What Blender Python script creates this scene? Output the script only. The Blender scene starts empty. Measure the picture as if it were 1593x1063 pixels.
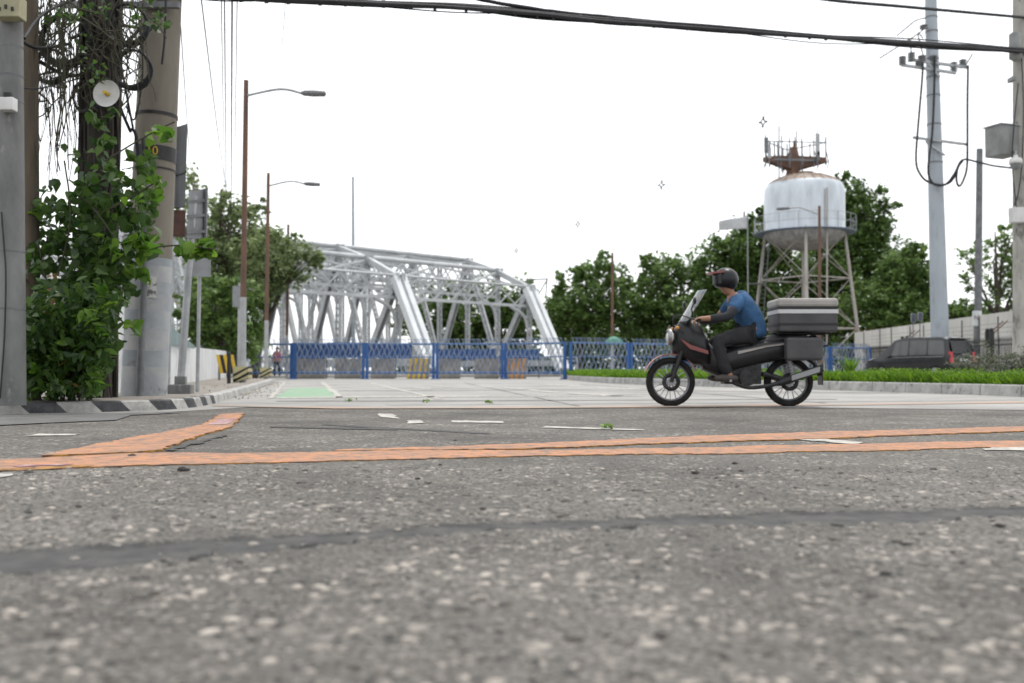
import bpy, bmesh, math, random
import numpy as np
from mathutils import Vector, Matrix

R = math.radians
rnd = random.Random(7)
rng = np.random.default_rng(7)
S = bpy.context.scene
COL = S.collection

# ------------------------------------------------------------------ camera
H = 0.42                 # camera height above the road
F = 1549.0               # focal length in pixels of the 1593 px wide photograph
CX, CY, YH = 796.5, 531.5, 576.0
PITCH = math.atan((YH - CY) / F)
cam = bpy.data.cameras.new('camera')
cam.sensor_width = 36.0
cam.lens = 36.0 * F / 1593.0
cam.clip_start = 0.05
cam.clip_end = 3000
cam.dof.use_dof = True
cam.dof.focus_distance = 6.5
cam.dof.aperture_fstop = 2.3
camo = bpy.data.objects.new('camera', cam)
COL.objects.link(camo)
camo.location = (0, 0, H)
camo.rotation_euler = (R(90) + PITCH, 0, 0)
S.camera = camo

# ------------------------------------------------------------------ sky and sun
SUN_EL, SUN_AZ = R(68), R(35)
w = bpy.data.worlds.new('World')
S.world = w
w.use_nodes = True
nt = w.node_tree
nt.nodes.clear()
sky = nt.nodes.new('ShaderNodeTexSky')
sky.sky_type = 'NISHITA'
sky.sun_disc = False
sky.sun_elevation = SUN_EL
sky.sun_rotation = SUN_AZ
sky.dust_density = 4.0
sky.air_density = 1.2
mixc = nt.nodes.new('ShaderNodeMix')
mixc.data_type = 'RGBA'
mixc.inputs['Factor'].default_value = 0.88        # closed cloud cover over the blue
mixc.inputs[7].default_value = (9.6, 9.75, 9.9, 1)
bg = nt.nodes.new('ShaderNodeBackground')
bg.inputs['Strength'].default_value = 0.13
wo = nt.nodes.new('ShaderNodeOutputWorld')
nt.links.new(sky.outputs[0], mixc.inputs[6])
nt.links.new(mixc.outputs[2], bg.inputs['Color'])
nt.links.new(bg.outputs[0], wo.inputs['Surface'])

sl = bpy.data.lights.new('sun', 'SUN')
sl.energy = 1.5
sl.angle = R(11)
sl.color = (1.0, 0.96, 0.9)
slo = bpy.data.objects.new('sun', sl)
COL.objects.link(slo)
slo.rotation_euler = (R(90) - SUN_EL, 0, math.pi - SUN_AZ)
slo.location = (0, 0, 60)

S.view_settings.view_transform = 'Standard'
S.view_settings.look = 'None'
S.view_settings.exposure = 0.35
S.view_settings.gamma = 1.0
S.cycles.max_bounces = 6
S.cycles.transparent_max_bounces = 8


# ------------------------------------------------------------------ photograph geometry -> real positions
def at(px, py, d):
    """point at distance d (metres along the view) on the sight line of a photograph pixel"""
    u = (px - CX) / F
    v = (CY - py) / F
    cp, sp = math.cos(PITCH), math.sin(PITCH)
    dy = cp - v * sp
    dz = sp + v * cp
    k = d / dy
    return Vector((u * k, d, H + dz * k))


def G(px, py, z=0.0):
    """point of the level z seen at a photograph pixel"""
    u = (px - CX) / F
    v = (CY - py) / F
    cp, sp = math.cos(PITCH), math.sin(PITCH)
    dy = cp - v * sp
    dz = sp + v * cp
    k = (z - H) / dz
    return Vector((u * k, dy * k, z))


# ------------------------------------------------------------------ materials
def mat(name, c1, c2=None, scale=4.0, rough=0.7, metal=0.0, bump=0.0, lo=0.38, hi=0.62,
        detail=6.0, stretch=None, c3=None, scale3=1.0, lo3=0.55, hi3=0.7, spec=0.4, bscale=None, coat=0.0, coords='Object'):
    m = bpy.data.materials.new(name)
    m.use_nodes = True
    t = m.node_tree
    b = t.nodes['Principled BSDF']
    b.inputs['Roughness'].default_value = rough
    b.inputs['Metallic'].default_value = metal
    b.inputs['Specular IOR Level'].default_value = spec
    b.inputs['Coat Weight'].default_value = coat
    b.inputs['Base Color'].default_value = (*c1, 1)
    tc = t.nodes.new('ShaderNodeTexCoord')
    mp = t.nodes.new('ShaderNodeMapping')
    if stretch:
        mp.inputs['Scale'].default_value = stretch
    t.links.new(tc.outputs[coords], mp.inputs['Vector'])

    def noise(sc, lo, hi):
        n = t.nodes.new('ShaderNodeTexNoise')
        n.inputs['Scale'].default_value = sc
        n.inputs['Detail'].default_value = detail
        n.inputs['Roughness'].default_value = 0.62
        t.links.new(mp.outputs[0], n.inputs['Vector'])
        r = t.nodes.new('ShaderNodeMapRange')
        r.inputs['From Min'].default_value = lo
        r.inputs['From Max'].default_value = hi
        t.links.new(n.outputs['Fac'], r.inputs['Value'])
        return n, r
    out = None
    if c2:
        n, r = noise(scale, lo, hi)
        mx = t.nodes.new('ShaderNodeMix')
        mx.data_type = 'RGBA'
        mx.inputs[6].default_value = (*c1, 1)
        mx.inputs[7].default_value = (*c2, 1)
        t.links.new(r.outputs[0], mx.inputs['Factor'])
        out = mx.outputs[2]
        if c3:
            n3, r3 = noise(scale3, lo3, hi3)
            m3 = t.nodes.new('ShaderNodeMix')
            m3.data_type = 'RGBA'
            m3.inputs[7].default_value = (*c3, 1)
            t.links.new(out, m3.inputs[6])
            t.links.new(r3.outputs[0], m3.inputs['Factor'])
            out = m3.outputs[2]
        t.links.new(out, b.inputs['Base Color'])
    if bump:
        nb = t.nodes.new('ShaderNodeTexNoise')
        nb.inputs['Scale'].default_value = bscale or scale * 4
        nb.inputs['Detail'].default_value = 5
        t.links.new(mp.outputs[0], nb.inputs['Vector'])
        bp = t.nodes.new('ShaderNodeBump')
        bp.inputs['Strength'].default_value = bump
        bp.inputs['Distance'].default_value = 0.02
        t.links.new(nb.outputs['Fac'], bp.inputs['Height'])
        t.links.new(bp.outputs[0], b.inputs['Normal'])
    return m


def leafmat(name, ca, cb, trans=0.35, rough=0.5):
    """foliage: every leaf its own shade between ca and cb, with some light passing through"""
    m = bpy.data.materials.new(name)
    m.use_nodes = True
    t = m.node_tree
    b = t.nodes['Principled BSDF']
    b.inputs['Roughness'].default_value = rough
    b.inputs['Specular IOR Level'].default_value = 0.35
    g = t.nodes.new('ShaderNodeNewGeometry')
    cr = t.nodes.new('ShaderNodeValToRGB')
    cr.color_ramp.elements[0].color = (*ca, 1)
    cr.color_ramp.elements[1].color = (*cb, 1)
    t.links.new(g.outputs['Random Per Island'], cr.inputs['Fac'])
    t.links.new(cr.outputs[0], b.inputs['Base Color'])
    tr = t.nodes.new('ShaderNodeBsdfTranslucent')
    hs = t.nodes.new('ShaderNodeHueSaturation')
    hs.inputs['Value'].default_value = 1.5
    t.links.new(cr.outputs[0], hs.inputs['Color'])
    t.links.new(hs.outputs[0], tr.inputs['Color'])
    ms = t.nodes.new('ShaderNodeMixShader')
    ms.inputs['Fac'].default_value = trans
    t.links.new(b.outputs[0], ms.inputs[1])
    t.links.new(tr.outputs[0], ms.inputs[2])
    t.links.new(ms.outputs[0], t.nodes['Material Output'].inputs['Surface'])
    return m


def asphalt(name, base, light, dark, chip, cell):
    """worn asphalt: binder, pale and dark chips of the exposed aggregate, wear clouds"""
    m = bpy.data.materials.new(name)
    m.use_nodes = True
    t = m.node_tree
    L = t.links
    b = t.nodes['Principled BSDF']
    b.inputs['Roughness'].default_value = 0.85
    b.inputs['Specular IOR Level'].default_value = 0.25
    tc = t.nodes.new('ShaderNodeTexCoord')
    # warp so that the chips are not regular cells
    nw = t.nodes.new('ShaderNodeTexNoise')
    nw.inputs['Scale'].default_value = cell * 0.8
    nw.inputs['Detail'].default_value = 3
    L.new(tc.outputs['Object'], nw.inputs['Vector'])
    ma = t.nodes.new('ShaderNodeVectorMath')
    ma.operation = 'MULTIPLY_ADD'
    ma.inputs[1].default_value = (0.035,) * 3
    L.new(nw.outputs['Color'], ma.inputs[0])
    L.new(tc.outputs['Object'], ma.inputs[2])

    def vor(sc):
        v = t.nodes.new('ShaderNodeTexVoronoi')
        v.inputs['Scale'].default_value = sc
        L.new(ma.outputs[0], v.inputs['Vector'])
        return v

    def rng_(src, lo, hi):
        r = t.nodes.new('ShaderNodeMapRange')
        r.inputs['From Min'].default_value = lo
        r.inputs['From Max'].default_value = hi
        L.new(src, r.inputs['Value'])
        return r.outputs[0]

    def mul(a, b_):
        k = t.nodes.new('ShaderNodeMath')
        k.operation = 'MULTIPLY'
        L.new(a, k.inputs[0])
        L.new(b_, k.inputs[1])
        return k.outputs[0]

    def mix(f, a, col):
        x = t.nodes.new('ShaderNodeMix')
        x.data_type = 'RGBA'
        L.new(f, x.inputs['Factor'])
        if isinstance(a, tuple):
            x.inputs[6].default_value = (*a, 1)
        else:
            L.new(a, x.inputs[6])
        if isinstance(col, tuple):
            x.inputs[7].default_value = (*col, 1)
        else:
            L.new(col, x.inputs[7])
        return x.outputs[2]
    n1 = t.nodes.new('ShaderNodeTexNoise')
    n1.inputs['Scale'].default_value = cell * 2.2
    n1.inputs['Detail'].default_value = 6
    n1.inputs['Roughness'].default_value = 0.7
    L.new(tc.outputs['Object'], n1.inputs['Vector'])
    col = mix(rng_(n1.outputs['Fac'], 0.36, 0.64), tuple(c * 0.5 for c in base), tuple(c * 1.5 for c in base))
    npt = t.nodes.new('ShaderNodeTexNoise')
    npt.inputs['Scale'].default_value = 3.2
    npt.inputs['Detail'].default_value = 5
    L.new(tc.outputs['Object'], npt.inputs['Vector'])
    patchy = rng_(npt.outputs['Fac'], 0.34, 0.62)
    for sc, thr, colr, dlo, dhi in ((cell, 0.81, light, 0.55, 0.25), (cell * 2.1, 0.76, tuple(c * .8 for c in light), 0.6, 0.2), (cell * 3.7, 0.72, tuple(c * .62 for c in light), 0.6, 0.2),
                                    (cell * 1.35, 0.84, dark, 0.55, 0.3), (cell * 2.9, 0.78, dark, 0.55, 0.3), (cell * 0.6, 0.93, light, 0.5, 0.3)):
        v = vor(sc)
        sp = t.nodes.new('ShaderNodeSeparateColor')
        L.new(v.outputs['Color'], sp.inputs[0])
        sel = rng_(sp.outputs[0], thr, thr + 0.12)
        if colr is not dark:
            sel = mul(sel, patchy)
        body = rng_(v.outputs['Distance'], dlo, dhi)
        col = mix(mul(sel, body), col, colr)
    n2 = t.nodes.new('ShaderNodeTexNoise')
    n2.inputs['Scale'].default_value = 0.9
    n2.inputs['Detail'].default_value = 7
    L.new(tc.outputs['Object'], n2.inputs['Vector'])
    hs = t.nodes.new('ShaderNodeHueSaturation')
    L.new(col, hs.inputs['Color'])
    r = t.nodes.new('ShaderNodeMapRange')
    r.inputs['From Min'].default_value = 0.3
    r.inputs['From Max'].default_value = 0.7
    r.inputs['To Min'].default_value = 0.68
    r.inputs['To Max'].default_value = 1.26
    L.new(n2.outputs['Fac'], r.inputs['Value'])
    L.new(r.outputs[0], hs.inputs['Value'])
    L.new(hs.outputs[0], b.inputs['Base Color'])
    vb = vor(cell * 1.1)
    bp = t.nodes.new('ShaderNodeBump')
    bp.inputs['Strength'].default_value = 0.8
    bp.inputs['Distance'].default_value = 0.006
    inv = rng_(vb.outputs['Distance'], 0.7, 0.0)
    L.new(inv, bp.inputs['Height'])
    bp2 = t.nodes.new('ShaderNodeBump')
    bp2.inputs['Strength'].default_value = 0.5
    bp2.inputs['Distance'].default_value = 0.004
    L.new(n1.outputs['Fac'], bp2.inputs['Height'])
    L.new(bp.outputs[0], bp2.inputs['Normal'])
    L.new(bp2.outputs[0], b.inputs['Normal'])
    return m


M = {}
M['asphalt'] = asphalt('asphalt', (0.108, 0.101, 0.092), (0.44, 0.40, 0.35), (0.024, 0.024, 0.023), 1, 30)
M['seam'] = mat('seam', (0.04, 0.04, 0.04), (0.074, 0.072, 0.069), 14, 0.85, bump=0.4)
M['crack'] = mat('crack', (0.018, 0.018, 0.018), (0.036, 0.036, 0.035), 20, 0.95)
M['slab'] = mat('slab', (0.33, 0.318, 0.30), (0.25, 0.243, 0.23), 0.7, 0.85, bump=0.2, c3=(0.18, 0.176, 0.168), scale3=0.3, bscale=30)
M['joint'] = mat('joint', (0.14, 0.135, 0.128), (0.20, 0.195, 0.185), 3, 0.9)
M['slab_worn'] = mat('slab_worn', (0.24, 0.232, 0.22), (0.30, 0.29, 0.275), 1.5, 0.85)
M['patch'] = mat('patch', (0.10, 0.10, 0.098), (0.14, 0.138, 0.134), 3, 0.85, bump=0.4, bscale=60)
M['soil'] = mat('soil', (0.16, 0.14, 0.11), (0.10, 0.09, 0.07), 2, 0.9, bump=0.4)
M['pavement'] = mat('pavement', (0.26, 0.235, 0.205), (0.19, 0.17, 0.15), 1.4, 0.85, bump=0.3, c3=(0.12, 0.11, 0.1), scale3=3)
M['kerb'] = mat('kerb', (0.42, 0.415, 0.40), (0.28, 0.275, 0.265), 3, 0.8, bump=0.3, c3=(0.11, 0.11, 0.1), scale3=7, lo3=0.56, hi3=0.7)
M['kerb_white'] = mat('kerb_white', (0.40, 0.39, 0.37), (0.25, 0.245, 0.235), 8, 0.75, bump=0.3)
M['kerb_black'] = mat('kerb_black', (0.03, 0.032, 0.036), (0.07, 0.07, 0.072), 8, 0.75, bump=0.3)
M['orange'] = mat('orange', (0.47, 0.225, 0.12), (0.34, 0.19, 0.125), 3.5, 0.85, bump=0.9, c3=(0.19, 0.145, 0.115), scale3=14, lo3=0.46, hi3=0.66, bscale=45, detail=10)
M['orange_faded'] = mat('orange_faded', (0.40, 0.26, 0.18), (0.30, 0.26, 0.23), 1.2, 0.85)
M['orange_edge'] = mat('orange_edge', (0.42, 0.21, 0.04), (0.10, 0.05, 0.03), 14, 0.8, bump=0.5)
M['linewhite'] = mat('linewhite', (0.46, 0.44, 0.40), (0.24, 0.235, 0.22), 8, 0.8, bump=0.3, lo=0.45, hi=0.6)
M['linegreen'] = mat('linegreen', (0.18, 0.33, 0.21), (0.26, 0.32, 0.24), 1.5, 0.85)
M['purple'] = mat('purple', (0.25, 0.1, 0.12), (0.4, 0.3, 0.27), 12, 0.8)
M['concrete'] = mat('concrete', (0.27, 0.255, 0.23), (0.19, 0.18, 0.165), 3, 0.85, bump=0.3, c3=(0.12, 0.115, 0.105), scale3=1.5, lo3=0.55, hi3=0.72, stretch=(1, 1, 0.35))
M['concrete_pole'] = mat('concrete_pole', (0.21, 0.19, 0.155), (0.15, 0.135, 0.11), 2.5, 0.9, bump=0.3, c3=(0.09, 0.08, 0.07), scale3=1.2, lo3=0.55, hi3=0.75, stretch=(1, 1, 0.3))
M['concrete_grey'] = mat('concrete_grey', (0.19, 0.195, 0.19), (0.12, 0.122, 0.12), 3, 0.9, bump=0.3, c3=(0.3, 0.3, 0.29), scale3=5, lo3=0.62, hi3=0.72, stretch=(1, 1, 0.4))
M['pole_mottled'] = mat('pole_mottled', (0.36, 0.35, 0.32), (0.25, 0.24, 0.22), 3, 0.9, bump=0.3, c3=(0.06, 0.06, 0.055), scale3=3.2, lo3=0.55, hi3=0.66, stretch=(1, 1, 0.4))
M['paint_pale'] = mat('paint_pale', (0.37, 0.37, 0.365), (0.27, 0.285, 0.30), 2.2, 0.75, c3=(0.16, 0.17, 0.19), scale3=6, lo3=0.6, hi3=0.72)
M['paint_blue'] = mat('paint_blue', (0.24, 0.265, 0.285), (0.33, 0.34, 0.345), 2.6, 0.75, c3=(0.17, 0.18, 0.19), scale3=5, lo3=0.58, hi3=0.7)
M['wall_white'] = mat('wall_white', (0.62, 0.63, 0.63), (0.5, 0.51, 0.52), 1.2, 0.8, bump=0.1, c3=(0.3, 0.3, 0.29), scale3=2.6, lo3=0.58, hi3=0.8, stretch=(1, 1, 0.5))
M['mesh_teal'] = mat('mesh_teal', (0.13, 0.19, 0.19), (0.19, 0.25, 0.25), 4, 0.7)
M['dark_wood'] = mat('dark_wood', (0.022, 0.019, 0.017), (0.048, 0.04, 0.033), 10, 0.9, bump=0.6, stretch=(1, 1, 0.15))
M['brown_wood'] = mat('brown_wood', (0.10, 0.078, 0.056), (0.06, 0.05, 0.038), 9, 0.9, bump=0.5, stretch=(1, 1, 0.12))
M['vine'] = mat('vine', (0.055, 0.047, 0.033), (0.035, 0.04, 0.02), 14, 0.9)
M['black'] = mat('black', (0.011, 0.011, 0.012), (0.02, 0.02, 0.021), 8, 0.55)
M['cable'] = mat('cable', (0.012, 0.013, 0.015), (0.03, 0.03, 0.034), 3, 0.6, spec=0.25)
M['wire'] = mat('wire', (0.10, 0.10, 0.11), None, rough=0.5)
M['wire_glare'] = mat('wire_glare', (0.75, 0.76, 0.78), None, rough=0.4)  # sky glare that washes the line out is put into the colour
M['galv'] = mat('galv', (0.36, 0.37, 0.38), (0.26, 0.27, 0.28), 6, 0.5, 0.35)
M['galv_light'] = mat('galv_light', (0.30, 0.325, 0.37), (0.10, 0.16, 0.28), 3, 0.5, 0.2)
M['galv_dark'] = mat('galv_dark', (0.17, 0.175, 0.18), (0.11, 0.115, 0.12), 5, 0.6, 0.2)
M['sign_back'] = mat('sign_back', (0.24, 0.25, 0.26), (0.18, 0.185, 0.19), 4, 0.55, 0.4)
M['sign_dark'] = mat('sign_dark', (0.045, 0.05, 0.055), (0.07, 0.073, 0.078), 3, 0.6, 0.1)
M['brown_box'] = mat('brown_box', (0.10, 0.05, 0.04), (0.06, 0.035, 0.03), 6, 0.7)
M['rust'] = mat('rust', (0.165, 0.09, 0.06), (0.09, 0.06, 0.047), 5, 0.85, bump=0.3, c3=(0.25, 0.2, 0.17), scale3=3, lo3=0.6, hi3=0.75, stretch=(1, 1, 0.25))
M['rust_mix'] = mat('rust_mix', (0.40, 0.385, 0.36), (0.30, 0.27, 0.24), 2, 0.75, 0.1, c3=(0.2, 0.13, 0.095), scale3=2.6, lo3=0.57, hi3=0.68, stretch=(1, 1, 0.25))
M['pole_white'] = mat('pole_white', (0.36, 0.365, 0.37), (0.27, 0.275, 0.28), 3, 0.7, c3=(0.22, 0.16, 0.12), scale3=4, lo3=0.62, hi3=0.72)
M['steel_blue'] = mat('steel_blue', (0.33, 0.365, 0.40), (0.29, 0.32, 0.35), 1.5, 0.6, 0.1, c3=(0.24, 0.26, 0.28), scale3=2.5, stretch=(1, 1, 0.3))
M['bridge'] = mat('bridge', (0.48, 0.495, 0.505), (0.38, 0.395, 0.405), 0.8, 0.55, 0.1, c3=(0.25, 0.26, 0.27), scale3=2.2, lo3=0.58, hi3=0.75)
M['bridge_bright'] = mat('bridge_bright', (0.68, 0.70, 0.715), (0.58, 0.6, 0.615), 0.8, 0.5, 0.05)
M['bridge_dark'] = mat('bridge_dark', (0.17, 0.18, 0.187), (0.13, 0.138, 0.145), 0.8, 0.6)
M['blue'] = mat('blue', (0.018, 0.075, 0.24), (0.03, 0.10, 0.27), 3, 0.55, c3=(0.07, 0.10, 0.17), scale3=6, lo3=0.6, hi3=0.75)
M['blue_sheet'] = mat('blue_sheet', (0.016, 0.05, 0.16), (0.025, 0.07, 0.2), 2, 0.7, c3=(0.07, 0.09, 0.13), scale3=1.5, lo3=0.6)
M['blue_rail'] = mat('blue_rail', (0.03, 0.11, 0.31), (0.07, 0.15, 0.33), 2, 0.6)
M['barrier'] = mat('barrier', (0.25, 0.232, 0.205), (0.16, 0.15, 0.135), 2.5, 0.85, bump=0.2)
M['yellow'] = mat('yellow', (0.60, 0.40, 0.03), (0.5, 0.33, 0.04), 4, 0.6)
M['yellow_pale'] = mat('yellow_pale', (0.42, 0.38, 0.2), (0.35, 0.31, 0.2), 4, 0.8)
M['orange_paint'] = mat('orange_paint', (0.52, 0.24, 0.05), (0.42, 0.2, 0.06), 4, 0.7)
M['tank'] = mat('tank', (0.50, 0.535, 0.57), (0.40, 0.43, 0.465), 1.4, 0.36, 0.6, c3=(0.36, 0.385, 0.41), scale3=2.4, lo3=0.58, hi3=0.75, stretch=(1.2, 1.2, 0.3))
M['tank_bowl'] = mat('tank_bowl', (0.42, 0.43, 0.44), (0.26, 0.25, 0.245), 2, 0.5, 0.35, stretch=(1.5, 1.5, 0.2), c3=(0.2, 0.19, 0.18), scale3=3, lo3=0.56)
M['tank_dome'] = mat('tank_dome', (0.34, 0.31, 0.28), (0.25, 0.16, 0.11), 1.6, 0.75, c3=(0.42, 0.42, 0.41), scale3=1.1, stretch=(1.5, 1.5, 0.4))
M['cream'] = mat('cream', (0.60, 0.585, 0.545), (0.5, 0.485, 0.45), 0.7, 0.75, c3=(0.28, 0.22, 0.17), scale3=1.6, lo3=0.6, hi3=0.78, stretch=(1, 1, 0.25))
M['paint_car'] = mat('paint_car', (0.009, 0.0095, 0.011), (0.014, 0.0145, 0.016), 2, 0.3, 0.0, spec=0.35, coat=0.35)
M['glass_dark'] = mat('glass_dark', (0.01, 0.0105, 0.012), None, rough=0.12, spec=0.3)
M['glass_reflect'] = mat('glass_reflect', (0.07, 0.071, 0.074), (0.055, 0.056, 0.06), 1.5, 0.08, spec=0.6)  # sky reflection on the side glass put into a paler base colour
M['red_lens'] = mat('red_lens', (0.35, 0.02, 0.03), (0.5, 0.05, 0.06), 20, 0.2)
M['tyre'] = mat('tyre', (0.010, 0.010, 0.010), (0.022, 0.021, 0.02), 12, 0.9, spec=0.2)
M['alloy'] = mat('alloy', (0.26, 0.26, 0.27), None, rough=0.4, metal=0.8)
M['bikeblack'] = mat('bikeblack', (0.008, 0.008, 0.009), (0.016, 0.016, 0.018), 6, 0.4, spec=0.3, coat=0.1)
M['engine'] = mat('engine', (0.035, 0.035, 0.037), (0.015, 0.015, 0.015), 14, 0.5, 0.4)
M['bikered'] = mat('bikered', (0.24, 0.07, 0.06), (0.17, 0.055, 0.05), 4, 0.4)
M['box_pale'] = mat('box_pale', (0.33, 0.31, 0.29), (0.27, 0.255, 0.24), 4, 0.6)
M['box_dark'] = mat('box_dark', (0.012, 0.012, 0.014), (0.02, 0.02, 0.022), 4, 0.5)
M['box_mid'] = mat('box_mid', (0.065, 0.064, 0.066), (0.045, 0.045, 0.047), 4, 0.6)
M['shirt_blue'] = mat('shirt_blue', (0.035, 0.10, 0.215), (0.022, 0.062, 0.135), 7, 0.9, bump=1.0, bscale=9)
M['sleeve_dark'] = mat('sleeve_dark', (0.018, 0.02, 0.025), (0.028, 0.03, 0.034), 5, 0.9, bump=0.3)
M['trousers'] = mat('trousers', (0.014, 0.0145, 0.017), (0.026, 0.026, 0.029), 6, 0.9, bump=0.4, bscale=20)
M['skin'] = mat('skin', (0.30, 0.16, 0.10), (0.26, 0.135, 0.085), 8, 0.6)
M['helmet'] = mat('helmet', (0.009, 0.009, 0.012), None, rough=0.35, spec=0.3)
M['shoe'] = mat('shoe', (0.04, 0.035, 0.032), (0.07, 0.06, 0.055), 9, 0.7)
M['pink'] = mat('pink', (0.50, 0.13, 0.19), (0.42, 0.1, 0.15), 5, 0.9)
M['darkblue_cloth'] = mat('darkblue_cloth', (0.06, 0.1, 0.17), (0.04, 0.07, 0.13), 5, 0.9)
M['maroon'] = mat('maroon', (0.14, 0.05, 0.05), (0.1, 0.04, 0.045), 5, 0.9)
M['hair'] = mat('hair', (0.012, 0.01, 0.009), None, rough=0.5)
M['ceramic'] = mat('ceramic', (0.2, 0.21, 0.22), (0.14, 0.15, 0.155), 8, 0.4)
M['white_plastic'] = mat('white_plastic', (0.6, 0.6, 0.59), (0.5, 0.5, 0.48), 4, 0.5)
M['dish_paint'] = mat('dish_paint', (0.55, 0.55, 0.54), (0.45, 0.45, 0.44), 4, 0.6)
M['meter'] = mat('meter', (0.34, 0.32, 0.2), (0.26, 0.245, 0.16), 5, 0.7, c3=(0.1, 0.09, 0.06), scale3=9, lo3=0.62, hi3=0.7)
M['grey_cabinet'] = mat('grey_cabinet', (0.22, 0.23, 0.225), (0.16, 0.165, 0.16), 3, 0.6, 0.2)
M['solar'] = mat('solar', (0.03, 0.035, 0.05), (0.045, 0.05, 0.07), 20, 0.2)
M['green_cloth'] = mat('green_cloth', (0.08, 0.22, 0.16), (0.1, 0.28, 0.2), 3, 0.8)
M['flag'] = mat('flag', (0.55, 0.56, 0.57), (0.48, 0.49, 0.5), 3, 0.9)
M['debris'] = mat('debris', (0.03, 0.028, 0.025), (0.06, 0.055, 0.05), 40, 0.9)
M['stone'] = leafmat('stone', (0.05, 0.048, 0.045), (0.43, 0.39, 0.345), 0.0, 0.85)
M['windscreen'] = mat('windscreen', (0.4, 0.42, 0.43), None, rough=0.1)
b_ = M['windscreen'].node_tree.nodes['Principled BSDF']
b_.inputs['Transmission Weight'].default_value = 0.75
M['leaf_dark'] = leafmat('leaf_dark', (0.036, 0.074, 0.022), (0.13, 0.205, 0.048))
M['leaf_mid'] = leafmat('leaf_mid', (0.056, 0.108, 0.032), (0.165, 0.25, 0.065))
M['leaf_olive_haze'] = leafmat('leaf_olive_haze', (0.095, 0.135, 0.055), (0.22, 0.275, 0.12))  # haze over the left trees put into a paler, greyer leaf colour
M['leaf_vine'] = leafmat('leaf_vine', (0.016, 0.042, 0.012), (0.072, 0.135, 0.024), 0.35, 0.4)
M['leaf_bright'] = leafmat('leaf_bright', (0.035, 0.095, 0.012), (0.13, 0.23, 0.025), 0.5, 0.4)
M['leaf_dry'] = leafmat('leaf_dry', (0.09, 0.055, 0.02), (0.2, 0.12, 0.035), 0.3)
M['litter'] = leafmat('litter', (0.05, 0.05, 0.03), (0.22, 0.19, 0.09), 0.1, 0.8)
M['leaf_grey'] = leafmat('leaf_grey', (0.06, 0.085, 0.035), (0.17, 0.17, 0.14), 0.3)
M['grass'] = leafmat('grass', (0.035, 0.10, 0.006), (0.175, 0.30, 0.018), 0.4, 0.6)
M['bark'] = mat('bark', (0.09, 0.075, 0.06), (0.055, 0.046, 0.037), 6, 0.9, bump=0.5, stretch=(1, 1, 0.2))

# ------------------------------------------------------------------ mesh helpers
ORG = {}


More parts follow.
